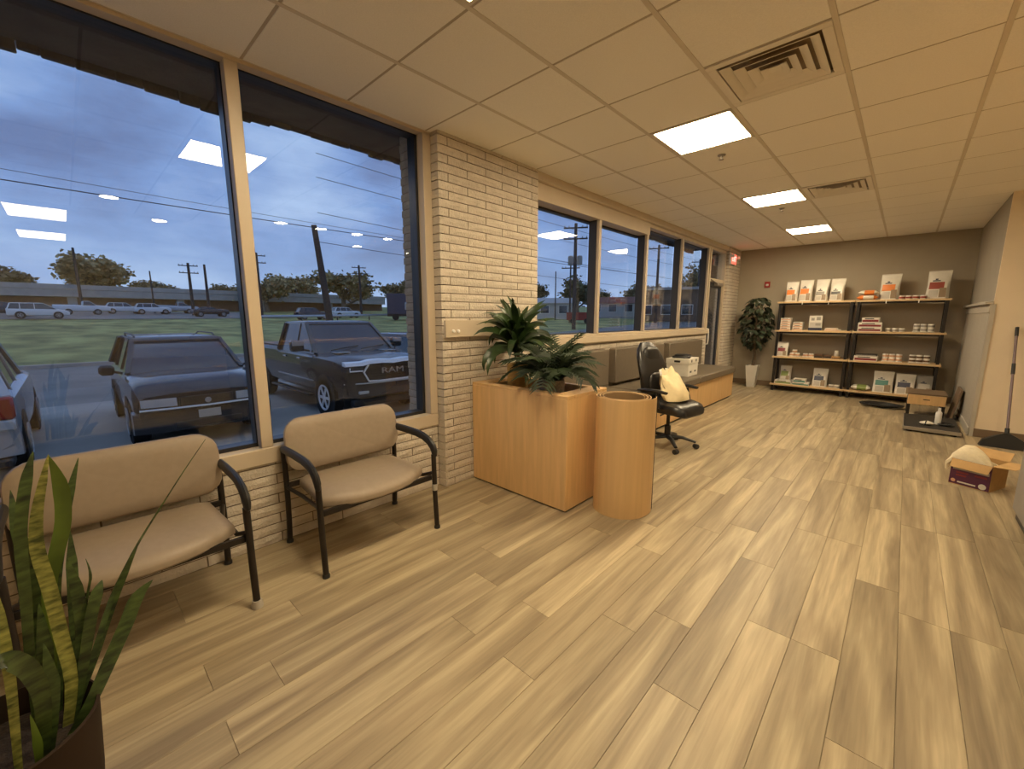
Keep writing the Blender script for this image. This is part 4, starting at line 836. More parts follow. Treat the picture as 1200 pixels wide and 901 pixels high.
bt = thing('spray_bottle', 'white plastic bottle standing on the floor scale', 'bottle', (3.185, 6.22, 0.0655)); part('bottle_body', MB().lathe([(0.030, 0), (0.032, 0.006), (0.031, 0.15), (0.024, 0.168), (0.013, 0.1655 + 0.01)], 18), 'white_plastic', bt); part('cap', MB().lathe([(0.015, 0.176), (0.014, 0.212), (0.008, 0.22)], 12), 'white_plastic', bt)
bu = thing('cloth_bundle', 'crumpled white cloth with a dark strap lying on the floor scale', 'cloth', (3.08, 6.08, 0.0655), 0.2); rr = random.Random(4)
part('folds', MB().loft([[(f * 0.075, 0.05 * cos(a) * (1.05 - abs(f) ** 3), 0.022 + 0.024 * sin(a) * (1.05 - abs(f) ** 3) * (1 + 0.25 * sin(5 * f + a))) for a in [2 * pi * j / 12 for j in range(12)]] for f in (-1, -0.7, -0.3, 0.1, 0.5, 0.8, 1)]).xf(Matrix.Translation((0, 0, 0.006))), 'white_card', bu); part('strap', MB().tube([(-0.03, -0.062, 0.01), (-0.02, -0.04, 0.052), (0.0, 0.0, 0.062), (0.02, 0.04, 0.052)], 0.006, 6), 'black_plastic', bu)
def coil(name, label, loc, r0, n, rad, squash=1.0):
    pts = []; rc = random.Random(2)
    for k in range(n * 16): a = 2 * pi * k / 16; r = r0 * (0.5 + 0.5 * (k // 16 + 1) / n) * (1 + 0.12 * sin(k * 0.37)); pts.append((r * cos(a) * squash, r * sin(a), rad + (k // 16) * rad * 0.6 + 0.004 * sin(k * 0.9) + 0.004))
    return solo(name, MB().tube(pts, rad, 6), 'black_plastic', label, 'cable', loc)
coil('power_cable', 'black power cable coiled on the floor scale', (3.27, 6.18, 0.0655), 0.075, 3, 0.007)
coil('power_cable', 'black cable coil lying on the floor in front of the shelves', (2.62, 7.55, 0), 0.18, 6, 0.011, 1.5)
# broom
bm_ = thing('push_broom', 'long-handled broom with black triangular head leaning on cream wall', 'broom', (3.70, 5.62, 0), RD(0))
part('bristle_head', MB().loft([[(-0.20, -0.045, 0.0), (0.20, -0.045, 0.0), (0.20, 0.045, 0.0), (-0.20, 0.045, 0.0)], [(-0.175, -0.035, 0.07), (0.175, -0.035, 0.07), (0.175, 0.035, 0.07), (-0.175, 0.035, 0.07)], [(-0.07, -0.022, 0.14), (0.07, -0.022, 0.14), (0.07, 0.022, 0.14), (-0.07, 0.022, 0.14)], [(-0.022, -0.02, 0.17), (0.022, -0.02, 0.17), (0.022, 0.02, 0.17), (-0.022, 0.02, 0.17)]]), 'black_plastic', bm_)
pa, pz = Vector((0.0, 0.0, 0.15)), Vector((-0.02, 0.42, 1.33)); part('socket', MB().tube([pa, pa.lerp(pz, 0.06)], 0.020, 10), 'black_plastic', bm_)
part('pole', MB().tube([pa.lerp(pz, 0.03), pz], 0.0125, 10), 'purple_pole', bm_); part('grip', MB().tube([pa.lerp(pz, 0.92), pa.lerp(pz, 1.005)], 0.0155, 10), 'black_plastic', bm_); part('collar', MB().tube([pa.lerp(pz, 0.56), pa.lerp(pz, 0.66)], 0.0165, 10), 'black_plastic', bm_)
# open carton with towel
bx = thing('shipping_box', 'open cardboard box with dark purple printed side on the floor', 'box', (3.345, 3.86, 0), RD(-25))
w_, d_, h_ = 0.25, 0.29, 0.225; T_ = 0.005
part('bottom', B((-w_ / 2, -d_ / 2, 0), (w_ / 2, d_ / 2, T_)), 'cardboard', bx)
fw = part('front_wall', B((-w_ / 2, -d_ / 2, T_), (w_ / 2, -d_ / 2 + T_, h_)), 'purple_print', bx, 'dark purple printed side'); part('back_wall', B((-w_ / 2, d_ / 2 - T_, T_), (w_ / 2, d_ / 2, h_)), 'cardboard', bx)
for s_ in (-1, 1): part('side_wall', B((s_ * w_ / 2 - (T_ if s_ > 0 else 0), -d_ / 2 + T_, T_), (s_ * w_ / 2 + (0 if s_ > 0 else T_), d_ / 2 - T_, h_)), 'cardboard', bx)
yF = -d_ / 2 - 0.001
part('print_stripe', B((-0.11, yF - 0.0006, 0.135), (0.115, yF, 0.165)), 'p_silver', fw); part('text_print', MB().box((-0.085, yF - 0.0006, 0.105), (-0.01, yF, 0.120)).box((-0.085, yF - 0.0006, 0.080), (-0.02, yF, 0.094)).box((0.03, yF - 0.0006, 0.105), (0.105, yF, 0.120)), 'p_maroon', fw)
part('text_print', B((-0.07, yF - 0.0006, 0.022), (0.045, yF, 0.034)), 'p_white', fw); part('round_mark', MB().lathe([(0.024, 0), (0.024, 0.0006)], 18).xf(Matrix.Rotation(pi / 2, 4, 'X')), 'p_white', fw, loc=(0.085, yF, 0.034)); part('round_mark', MB().lathe([(0.015, 0), (0.015, 0.0006)], 14).xf(Matrix.Rotation(pi / 2, 4, 'X')), 'p_pink', fw, loc=(-0.098, yF, 0.034))
def flap(poly, rot, loc): part('flap', MB().prism(poly, 0, 0.004, 2), 'cardboard', bx, loc=loc, rot=rot)
flap([(-w_ / 2, 0), (w_ / 2, 0), (w_ / 2 - 0.01, 0.075), (-w_ / 2 + 0.005, 0.075)], (RD(180 + 62), 0, 0), (0, -d_ / 2 - 0.002, h_))
flap([(-w_ / 2, 0), (w_ / 2, 0), (w_ / 2, 0.09), (-w_ / 2, 0.09)], (RD(50), 0, 0), (0, d_ / 2, h_))
flap([(0, -d_ / 2), (0.12, -d_ / 2 + 0.012), (0.12, d_ / 2 - 0.012), (0, d_ / 2)], (0, RD(-3), 0), (w_ / 2, 0, h_))
flap([(0, -d_ / 2), (-0.10, -d_ / 2 + 0.012), (-0.10, d_ / 2 - 0.012), (0, d_ / 2)], (0, RD(-118), 0), (-w_ / 2 - 0.003, 0, h_))
def towel_mesh():
    path = [(-0.158, 0.13), (-0.160, 0.19), (-0.150, 0.245), (-0.120, 0.290), (-0.072, 0.300), (-0.020, 0.275), (0.030, 0.235), (0.070, 0.18), (0.085, 0.12)]
    def pt(i, t):
        x, z = path[i]; f = i / (len(path) - 1); rip = 0.016 * sin(7 * t + 1.5 * f) + 0.009 * sin(13 * t - 3 * f); sag = 0.095 * abs(t) ** 2.5 * (0.5 + 0.6 * f)
        return Vector((x + rip * 0.6, -0.02 + t * (0.095 + 0.02 * f) + 0.012 * sin(4 * f + 2 * t), z + rip - sag * (1 if 1 < i < 7 else 0.3)))
    g = MB(); nt_ = 27; rings = []
    for i in range(len(path)):
        top = [pt(i, -1 + 2 * j / (nt_ - 1)) for j in range(nt_)]; n = Vector((-0.5 if i < 4 else 0.5, 0, 0.8)).normalized() * 0.011
        rings.append([p + n for p in top] + [p - n for p in top[::-1]])
    return g.loft(rings)
solo('towel', towel_mesh(), 'towel', 'cream towel draped out of the open cardboard box', 'towel', (3.345, 3.86, 0.01), RD(-25))

# ================================================================== OUTDOORS
def hgt(x, y): return G + 0.04 * max(0.0, math.hypot(x, y) - 25)
def terrain(x0, x1, y0, y1, st, off=0.0):
    nx = int((x1 - x0) / st) + 1; ny = int((y1 - y0) / st) + 1; vs = []; fs = []
    for i in range(nx + 1):
        for j in range(ny + 1): x = min(x0 + i * st, x1); y = min(y0 + j * st, y1); vs.append((x, y, hgt(x, y) + off))
    for i in range(nx):
        for j in range(ny): a = i * (ny + 1) + j; fs.append((a, a + 1, a + ny + 2, a + ny + 1))
    return MB().add(vs, fs)
struct('ground_asphalt', terrain(-22.6, 14, -60, 150, 4), 'asphalt'); struct('ground_lawn', terrain(-150, -22.6, -90, 160, 4), 'grass')
struct('ground_apron', B((-11.4, -30, G - 0.1), (-0.3, 26, G + 0.012)), 'concrete'); struct('pavement', B((-1.9, -30, G), (-0.3, 26, G + 0.15), 0.01), 'concrete')
struct('curb', B((-22.75, -50, G - 0.1), (-22.5, 26, G + 0.15), 0.02), 'concrete')
struct('ground_far_lot', terrain(-98, -69, -60, 24, 3, 0.06), 'asphalt'); struct('ground_far_road', terrain(-60, -30, 62, 66, 4, 0.05), 'asphalt')
# dark shingled eave over the windows
ev = struct('roof_eave', MB().box((-1.19, -4.6, 3.03), (-0.2, 9.2, 3.12)).box((-1.22, -4.6, 3.12), (-0.2, 9.2, 3.5)).box((-0.3, -4.6, 2.86), (-0.2, 9.2, 3.03)), 'shake')
re_ = random.Random(12); y = -4.6
while y < 9.1:
    w = re_.uniform(0.09, 0.2); link('shingle', MB().box((-0.02, 0, -0.14), (0.02, w - 0.0005, 0.10 + re_.uniform(0, 0.03)), 0.006).mesh('shingle', 'shake'), ev, (-1.215 + re_.uniform(-0.012, 0.012), y, 3.125 + 0.014 * sin(1.9 * y) + 0.012 * sin(4.7 * y + 1) + re_.uniform(-0.007, 0.007)), (0, 0, 0)); y += w

def wheel(parent, x, y, r, w, side, rim='lens_grey', spokes=6):
    t_ = part('tyre', MB().lathe([(r * 0.62, -w / 2), (r * 0.93, -w / 2), (r, -w / 3), (r, w / 3), (r * 0.93, w / 2), (r * 0.62, w / 2)], 28).xf(Matrix.Rotation(pi / 2, 4, 'X')), 'tyre', parent, loc=(x, y, r))
    rm = MB().lathe([(r * 0.64, 0), (r * 0.66, 0.02), (r * 0.58, 0.02), (r * 0.56, 0.0)], 24, cap=False).lathe([(0.06, -0.01), (0.06, 0.02), (0.03, 0.024)], 12)
    for k in range(spokes): a = 2 * pi * k / spokes; rm.beam((0.04 * cos(a), 0.04 * sin(a), 0.006), (r * 0.6 * cos(a), r * 0.6 * sin(a), 0.006), 0.055, 0.016)
    part('rim', rm.xf(Matrix.Rotation(-side * pi / 2, 4, 'X')), rim, t_, loc=(0, side * (w / 2 + 0.001), 0))
def body_loft(st):
    rings = []
    for x, zb, zt, hw in st:
        h = zt - zb; half = [(0.86 * hw, zb), (0.97 * hw, zb + 0.10 * h), (hw, zb + 0.38 * h), (hw, zb + 0.66 * h), (0.975 * hw, zt - 0.10 * h), (0.90 * hw, zt - 0.02 * h), (0.5 * hw, zt + 0.015)]
        rings.append([(x, y, z) for y, z in half] + [(x, -y, z) for y, z in half[::-1]])
    return MB().loft(rings)
def slab(p, m, parent, name, off=0.012):
    """thin curved-less panel from 4 corner points, thickened along its normal"""
    p = [Vector(q) for q in p]; n = (p[1] - p[0]).cross(p[3] - p[0]).normalized() * off
    return part(name, MB().loft([[q - n for q in p], [q + n for q in p]]), m, parent)
def vehicle(name, label, cat, loc, rz, paint, L, Wd, st, gh, wheels, wr, group=None, detail=True, bed=None, rails=False, rim='lens_grey'):
    """st: body stations; gh: greenhouse (rear x at belt, front x at belt, rear x at roof, front x at roof, belt z, roof z, half width belt, half width roof, pillar xs)"""
    v = thing(name, label, cat, loc, rz, group)
    part('body', body_loft(st), paint, v)
    r0, f0, r1, f1, zb, zr, hb, hr, pil = gh
    part('window_band', MB().loft([[(r0, -hb, zb - 0.05), (f0, -hb, zb - 0.05), (f0, hb, zb - 0.05), (r0, hb, zb - 0.05)], [(r1, -hr, zr - 0.03), (f1, -hr, zr - 0.03), (f1, hr, zr - 0.03), (r1, hr, zr - 0.03)]]), 'car_glass', v, 'dark window glass')
    part('roof', MB().loft([[(r1 - 0.05, -hr - 0.015, zr - 0.06), (f1 + 0.06, -hr - 0.015, zr - 0.06), (f1 + 0.06, hr + 0.015, zr - 0.06), (r1 - 0.05, hr + 0.015, zr - 0.06)], [(r1 - 0.01, -hr, zr - 0.01), (f1, -hr, zr - 0.01), (f1, hr, zr - 0.01), (r1 - 0.01, hr, zr - 0.01)], [(r1 + 0.2, -hr * 0.8, zr + 0.012), (f1 - 0.25, -hr * 0.8, zr + 0.012), (f1 - 0.25, hr * 0.8, zr + 0.012), (r1 + 0.2, hr * 0.8, zr + 0.012)]]), paint, v)
    for s_ in (-1, 1):
        e0 = Vector((f0, s_ * hb, zb - 0.03)); e1 = Vector((f1, s_ * hr, zr - 0.04)); part('pillar', MB().beam(e0, e1, 0.07, 0.05), paint, v)
        e0 = Vector((r0, s_ * hb, zb - 0.03)); e1 = Vector((r1, s_ * hr, zr - 0.04)); part('pillar', MB().beam(e0, e1, 0.14, 0.05), paint, v)
        for xp in pil: part('pillar', MB().beam((xp, s_ * (hb + 0.004), zb - 0.04), (xp * 0.985, s_ * (hr + 0.004), zr - 0.04), 0.06, 0.03), paint, v)
    for x in wheels:
        for s_ in (-1, 1):
            part('wheel_arch', MB().lathe([(wr * 1.16, -0.01), (wr * 1.16, 0.012), (wr * 1.05, 0.016)], 26).xf(Matrix.Rotation(pi / 2, 4, 'X')), 'tyre', v, loc=(x, s_ * (Wd / 2 - 0.014), wr * 1.02))
            wheel(v, x, s_ * (Wd / 2 - 0.118), wr, 0.24, s_, rim, 6 if detail else 5)
    if rails:
        for s_ in (-1, 1): part('roof_rail', MB().tube([(f1 - 0.15, s_ * (hr - 0.05), zr + 0.005), (f1 - 0.3, s_ * (hr - 0.04), zr + 0.05), (r1 + 0.4, s_ * (hr - 0.04), zr + 0.05), (r1 + 0.2, s_ * (hr - 0.05), zr)], 0.016, 6), 'black_plastic', v)
    return v
# --- dark pickup parked facing the window
PX, PY = -7.80, 3.08
ST_P = [(-2.93, 0.55, 1.30, 0.96), (-2.88, 0.50, 1.34, 1.0), (-0.75, 0.45, 1.34, 1.015), (-0.7, 0.45, 1.30, 1.015), (1.25, 0.45, 1.28, 1.015), (1.5, 0.50, 1.29, 1.01), (2.3, 0.52, 1.26, 1.0), (2.72, 0.50, 1.20, 0.985), (2.88, 0.48, 1.12, 0.95)]
tk = vehicle('pickup_truck', 'dark grey crew cab pickup truck with chrome grille parked outside the window', 'truck', (PX, PY, G), 0, 'truck_dark', 5.9, 2.03, ST_P, (-0.78, 1.42, -0.62, 0.62, 1.31, 1.955, 0.93, 0.76, (0.30,)), (-1.95, 1.93), 0.41, rim='bright_chrome')
part('bed_floor', B((-2.82, -0.84, 1.341), (-0.86, 0.84, 1.36)), 'black_plastic', tk)
gx = 2.885
gr = part('grille', MB().prism([(-0.60, 0.98), (-0.50, 0.80), (0.50, 0.80), (0.60, 0.98), (0.56, 1.105), (-0.56, 1.105)], gx - 0.10, gx + 0.025, 0), 'black_plastic', tk, 'black mesh grille')
for z in (0.845, 0.895, 0.945, 1.0, 1.05): part('grille_bar', B((gx + 0.025, -0.54, z), (gx + 0.034, 0.54, z + 0.012)), 'black_metal', gr)
part('grille_surround', MB().loft([[(gx - 0.10 + dx, y, z - 0.03), (gx + 0.02 + dx, y, z - 0.04), (gx + 0.05 + dx, y, z - 0.03), (gx + 0.01 + dx, y, z + 0.035), (gx - 0.10 + dx, y, z + 0.05)] for y, z, dx in ((0.97, 1.145, -0.05), (0.64, 1.145, 0.0), (0.50, 1.175, 0.02), (0.25, 1.18, 0.03), (0, 1.16, 0.03), (-0.25, 1.18, 0.03), (-0.50, 1.175, 0.02), (-0.64, 1.145, 0.0), (-0.97, 1.145, -0.05))]), 'bright_chrome', tk, 'chrome bar along the hood edge')
for s_ in (-1, 1): part('grille_surround', MB().tube([(gx + 0.03, s_ * 0.52, 1.13), (gx + 0.035, s_ * 0.63, 0.985), (gx + 0.035, s_ * 0.53, 0.80), (gx + 0.035, s_ * 0.3, 0.785), (gx + 0.035, 0, 0.785)], 0.020, 8), 'bright_chrome', tk)
text('lettering', 'RAM', 0.165, 'car_silver', tk, (gx + 0.046, 0.0, 0.985), (pi / 2, 0, pi / 2), 0.012, 1.55)
for s_ in (-1, 1):
    hl = part('headlight', MB().loft([[(2.72, s_ * 0.63, 0.99), (2.72, s_ * 0.99, 0.98), (2.72, s_ * 0.99, 1.12), (2.72, s_ * 0.63, 1.125)], [(2.93, s_ * 0.63, 1.0), (2.90, s_ * 0.96, 0.995), (2.88, s_ * 0.96, 1.105), (2.915, s_ * 0.63, 1.115)]]), 'car_glass', tk); part('light_strip', MB().tube([(2.915, s_ * 0.90, 1.085), (2.92, s_ * 0.91, 1.02), (2.945, s_ * 0.66, 1.015)], 0.014, 6), 'bright_chrome', hl)
    part('mirror', MB().box((1.05, s_ * 1.06 - (0.0 if s_ > 0 else 0.26), 1.33), (1.20, s_ * 1.06 + (0.26 if s_ > 0 else 0.0), 1.56), 0.03), 'truck_dark', tk); part('mirror_arm', MB().beam((1.12, s_ * 0.94, 1.33), (1.12, s_ * 1.10, 1.36), 0.05, 0.04), 'black_plastic', tk); part('mirror_cap', MB().box((1.202, s_ * 1.07 - (0.0 if s_ > 0 else 0.24), 1.45), (1.215, s_ * 1.07 + (0.24 if s_ > 0 else 0), 1.55), 0.005), 'car_silver', tk)
    for xd in (0.55, -0.30): part('door_handle', B((xd, s_ * 1.012 - 0.012, 1.13), (xd + 0.18, s_ * 1.012 + 0.012, 1.165), 0.006), 'chrome', tk)
    part('running_board', B((-1.2, s_ * 0.98 - 0.07, 0.36), (1.2, s_ * 0.98 + 0.07, 0.41), 0.01), 'black_plastic', tk)
    part('side_molding', B((-0.7, s_ * 1.014 - 0.008, 0.70), (1.45, s_ * 1.014 + 0.008, 0.73)), 'chrome', tk)
part('front_bumper', MB().loft([[(2.80 - 0.25 * abs(y) ** 3, y, 0.46), (2.97 - 0.22 * abs(y) ** 3, y, 0.50), (3.0 - 0.22 * abs(y) ** 3, y, 0.62), (2.98 - 0.22 * abs(y) ** 3, y, 0.765), (2.80 - 0.25 * abs(y) ** 3, y, 0.775)] for y in (-1.0, -0.85, -0.6, -0.3, 0, 0.3, 0.6, 0.85, 1.0)]), 'truck_dark', tk); part('bumper_trim', MB().tube([(2.985 - 0.22 * abs(y) ** 3, y, 0.765) for y in (-0.98, -0.85, -0.6, -0.3, 0, 0.3, 0.6, 0.85, 0.98)], 0.014, 6), 'lens_grey', tk)
for s_ in (-1, 1): part('fog_lamp', MB().box((2.90, s_ * 0.66 - 0.10, 0.56), (2.965, s_ * 0.66 + 0.10, 0.62), 0.01), 'lens_grey', tk)
part('air_dam', B((2.70, -0.85, 0.30), (2.88, 0.85, 0.455), 0.03), 'black_plastic', tk)
part('wiper', MB().beam((1.45, -0.60, 1.335), (1.28, 0.1, 1.40), 0.02, 0.02).beam((1.45, 0.1, 1.335), (1.28, 0.75, 1.40), 0.02, 0.02), 'black_plastic', tk)
for y in (-0.55, 0.55): part('hood_vent', B((1.65, y - 0.14, 1.297), (1.95, y + 0.14, 1.318), 0.006), 'lens_grey', tk)
# --- dark sport utility car facing the window
ST_S = [(-2.28, 0.42, 1.02, 0.86), (-2.2, 0.34, 1.06, 0.90), (0.9, 0.32, 1.10, 0.925), (1.3, 0.34, 1.12, 0.92), (1.9, 0.36, 1.07, 0.90), (2.18, 0.36, 0.98, 0.89), (2.28, 0.38, 0.86, 0.85)]
su = vehicle('sport_utility_car', 'black sport utility car parked nose-in outside the big window', 'car', (-7.75, 0.02, G), 0, 'car_dark', 4.6, 1.85, ST_S, (-2.15, 1.02, -1.75, 0.28, 1.13, 1.68, 0.83, 0.66, (-0.15, -1.2)), (-1.42, 1.36), 0.36, rails=True)
part('grille', B((2.235, -0.36, 0.63), (2.305, 0.36, 0.81), 0.01), 'black_plastic', su); part('chrome_strip', MB().tube([(2.29, -0.85, 0.655), (2.32, -0.5, 0.65), (2.335, 0, 0.645), (2.32, 0.5, 0.65), (2.29, 0.85, 0.655)], 0.016, 6), 'bright_chrome', su); part('badge', MB().lathe([(0.045, 0), (0.045, 0.01)], 16).xf(Matrix.Rotation(pi / 2, 4, 'Y')), 'chrome', su, loc=(2.31, 0, 0.725))
for s_ in (-1, 1):
    part('headlight', MB().loft([[(2.0, s_ * 0.40, 0.68), (1.98, s_ * 0.84, 0.69), (1.98, s_ * 0.84, 0.82), (2.0, s_ * 0.40, 0.815)], [(2.325, s_ * 0.40, 0.685), (2.295, s_ * 0.83, 0.695), (2.28, s_ * 0.83, 0.815), (2.305, s_ * 0.40, 0.81)]]), 'lens_grey', su)
    part('mirror', MB().box((0.70, s_ * 0.97 - (0 if s_ > 0 else 0.20), 1.08), (0.84, s_ * 0.97 + (0.20 if s_ > 0 else 0), 1.25), 0.04), 'black_plastic', su); part('mirror_arm', MB().beam((0.78, s_ * 0.88, 1.10), (0.78, s_ * 1.0, 1.14), 0.05, 0.04), 'black_plastic', su)
part('front_bumper', MB().loft([[(2.1 - 0.2 * abs(y) ** 5, y, 0.24), (2.30 - 0.16 * abs(y) ** 5, y, 0.28), (2.345 - 0.16 * abs(y) ** 5, y, 0.45), (2.33 - 0.16 * abs(y) ** 5, y, 0.60), (2.1 - 0.2 * abs(y) ** 5, y, 0.61)] for y in (-0.93, -0.8, -0.6, -0.3, 0, 0.3, 0.6, 0.8, 0.93)]), 'car_dark', su); part('lower_grille', B((2.30, -0.45, 0.33), (2.352, 0.45, 0.43), 0.01), 'black_plastic', su); part('licence_plate', B((2.346, -0.15, 0.455), (2.356, 0.15, 0.585)), 'p_silver', su)
part('wiper', MB().beam((1.04, -0.55, 1.06), (0.9, 0.0, 1.15), 0.02, 0.02).beam((1.04, 0.05, 1.06), (0.9, 0.62, 1.15), 0.02, 0.02), 'black_plastic', su)
# --- silver car seen from behind at the edge of the window
sv = vehicle('silver_car', 'silver car with red and white tail lamp at the end of the parking row', 'car', (-7.55, -2.92, G), pi, 'car_silver', 4.7, 1.9, [(x, zb, zt, hw * 1.03) for x, zb, zt, hw in ST_S], (-2.18, 1.02, -1.9, 0.28, 1.06, 1.66, 0.85, 0.70, (-0.15, -1.2)), (-1.42, 1.36), 0.36)
for s_ in (-1, 1):
    tl = part('tail_lamp', MB().box((-2.34, s_ * 0.80 - 0.13, 0.80), (-2.12, s_ * 0.80 + 0.13, 1.08), 0.03), 'tail_red', sv, 'red tail lamp'); part('reverse_lamp', MB().box((-2.345, s_ * 0.80 - 0.12, 0.66), (-2.10, s_ * 0.80 + 0.125, 0.795), 0.02), 'lens_grey', tl)
part('rear_bumper', MB().loft([[(-2.1 + 0.2 * abs(y) ** 3, y, 0.28), (-2.36 + 0.18 * abs(y) ** 3, y, 0.32), (-2.38 + 0.18 * abs(y) ** 3, y, 0.52), (-2.34 + 0.2 * abs(y) ** 3, y, 0.64), (-2.1 + 0.2 * abs(y) ** 3, y, 0.65)] for y in (-0.93, -0.6, 0, 0.6, 0.93)]), 'car_silver', sv); part('lower_valance', B((-2.33, -0.85, 0.2), (-2.0, 0.85, 0.30), 0.02), 'black_plastic', sv)
# --- second dark car beyond the pickup
vehicle('parked_car', 'dark blue car parked beyond the chrome-grilled pickup', 'car', (-8.2, 6.1, G), 0, 'car_dark', 4.6, 1.85, ST_S, (-2.0, 1.02, -1.5, 0.28, 1.04, 1.55, 0.83, 0.66, (-0.3,)), (-1.42, 1.36), 0.34)
# --- cars on the far lot, side-on
ST_V = [(-2.45, 0.40, 1.08, 0.88), (-2.35, 0.32, 1.12, 0.93), (0.8, 0.30, 1.08, 0.96), (1.5, 0.32, 1.05, 0.95), (2.2, 0.34, 0.92, 0.88), (2.45, 0.38, 0.75, 0.75)]
GH_V = (-2.35, 1.45, -2.1, 0.45, 1.08, 1.75, 0.88, 0.74, (-0.3, -1.4)); GH_S = (-2.15, 1.02, -1.75, 0.28, 1.04, 1.68, 0.83, 0.66, (-0.15, -1.2)); GH_P = (0.0, 1.5, 0.1, 0.8, 1.28, 1.90, 0.92, 0.76, ())
FAR = [('minivan', 'white minivan parked nearest on the far lot beyond the lawn', -71.2, -3.3, 'car_white', ST_V, GH_V, 4.9, 1.92), ('far_pickup', 'white long-bed pickup truck on the far lot behind the minivan', -84.2, 0.6, 'car_white', ST_P, GH_P, 5.9, 2.03), ('far_car', 'white car right after the white pickup on the far lot', -89, 5.4, 'car_white', ST_S, GH_S, 4.6, 1.85), ('far_car', 'white hatchback between the white car and silver pickup on the far lot', -86.5, 8.6, 'car_white', ST_S, GH_S, 4.6, 1.85), ('far_pickup', 'silver pickup truck on the far lot', -89.5, 12.2, 'car_silver', ST_P, GH_P, 5.9, 2.03), ('far_car', 'dark low car at the end of the far lot', -75.8, 14.2, 'car_dark', ST_S, (-1.7, 1.02, -1.0, 0.28, 1.0, 1.42, 0.83, 0.66, (-0.3,)), 4.6, 1.85), ('far_car', 'black car half behind the white minivan on the far lot', -78, -6.2, 'car_dark', ST_S, GH_S, 4.6, 1.85), ('far_car', 'dark pickup-sized car at the roadside beyond the big utility pole', -62, 24.0, 'car_dark', ST_S, GH_S, 4.6, 1.85), ('far_car', 'white car parked further along the roadside under the trees', -66, 31.0, 'car_white', ST_S, GH_S, 4.6, 1.85)]
for nm, lb, x, y, pt, st, gh, L_, w_ in FAR: vehicle(nm, lb, 'truck' if 'pickup' in nm else 'car', (x, y, hgt(x, y) + 0.07), pi / 2 + 0.03, pt, L_, w_, st, gh, (-1.45, 1.5), 0.36, group='vehicles on the far lot', detail=False)
# dark trailer behind the pickup
tr = thing('box_trailer', 'dark box trailer with a blue panel parked behind the pickup', 'trailer', (-54, 35.5, hgt(-54, 35.5)), RD(60)); part('box', B((-3.2, -1.2, 0.9), (3.2, 1.2, 4.0), 0.05), 'p_navy', tr); part('side_sign', B((-0.6, -1.23, 1.6), (0.9, -1.201, 2.7)), 'car_silver', tr)
for x in (-2.0, 2.0): part('wheel', MB().lathe([(0.5, -0.15), (0.5, 0.15)], 18).xf(Matrix.Rotation(pi / 2, 4, 'X')), 'tyre', tr, loc=(x, -1.0, 0.5))
part('chassis', B((-3.2, -1.0, 0.6), (3.2, 1.0, 0.9)), 'black_plastic', tr)
# overpass
op = thing('overpass', 'long grey concrete overpass across the far road in front of trees', 'bridge', (-106, 0, 0)); part('deck', B((-3, -70, 4.9), (3, 60, 6.2), 0.05), 'overpass', op); part('parapet', B((2.8, -70, 6.2), (3.1, 60, 7.0)), 'overpass', op)
part('retaining_wall', B((-1.2, -70, 0.5), (1.2, 60, 4.9)), 'brown_brick', op)
for y in range(-60, 60, 15): part('column', B((1.2, y - 0.6, 1.0), (2.4, y + 0.6, 4.9), 0.05), 'overpass', op)
gd = thing('guard_rail', 'low pale guard rail along the roadside beyond the lawn', 'rail', (-58, 0, 0))
part('rail', MB().loft([[(0, y, hgt(-58, y) + 0.55), (0.06, y, hgt(-58, y) + 0.7), (0, y, hgt(-58, y) + 0.9)] for y in range(16, 66, 5)]), 'car_silver', gd)
for y in range(16, 66, 5): part('post', B((-0.08, y - 0.08, hgt(-58, y) - 0.1), (0.0, y + 0.08, hgt(-58, y) + 0.85)), 'pole_wood', gd)
# utility poles and wires
def upole(label, x, y, top, r=0.16, arms=1, lean=(0, 0), armdir=0.0, cans=0):
    z0 = hgt(x, y); t = thing('utility_pole', label, 'utility pole', (x, y, z0), armdir, 'utility poles'); h = top - z0
    part('pole', MB().tube([(0, 0, -0.3), (lean[0] * 0.5, lean[1] * 0.5, h * 0.5), (lean[0], lean[1], h)], [r * 1.15, r, r * 0.8], 10), 'pole_wood', t)
    for k in range(arms):
        z = h - 0.5 - k * 1.1; a_ = part('cross_arm', B((-1.25, -0.06, z), (1.25, 0.06, z + 0.13)), 'pole_wood', t)
        for x_ in (-1.15, -0.7, 0.7, 1.15): part('insulator', MB().lathe([(0.04, 0), (0.06, 0.08), (0.03, 0.18)], 8), 'p_grey', a_, loc=(x_, 0, z + 0.13))
    for k in range(cans): part('transformer', MB().lathe([(0.26, 0), (0.28, 0.05), (0.28, 0.85), (0.18, 0.95)], 14), 'p_grey', t, loc=((k - 0.5) * 0.95, 0, h - 4.2))
    return t
upole('tall utility pole with two transformers seen through the first bench window', -23.5, 36.3, 11.1, 0.20, 2, armdir=0.55, cans=2)
upole('thin utility pole next to the transformer pole', -32, 47.5, 8.6, 0.13, 1, armdir=0.5); upole('utility pole with one cross arm seen through the third bench window', -22, 53.2, 10.8, 0.18, 1, armdir=0.4); upole('utility pole seen through the bench window nearest the door', -22.3, 69.2, 10.6, 0.18, 1, armdir=0.3)
upole('thick bare leaning pole rising behind the pickup truck', -32.1, 13.8, 8.6, 0.26, 0, lean=(0, -0.9)); upole('double-armed utility pole behind the overpass end on the far lot', -81, 13, 9.9, 0.22, 2, armdir=1.4); upole('plain utility pole beside the double-armed pole on the far lot', -90.5, 17, 10.8, 0.22, 0)
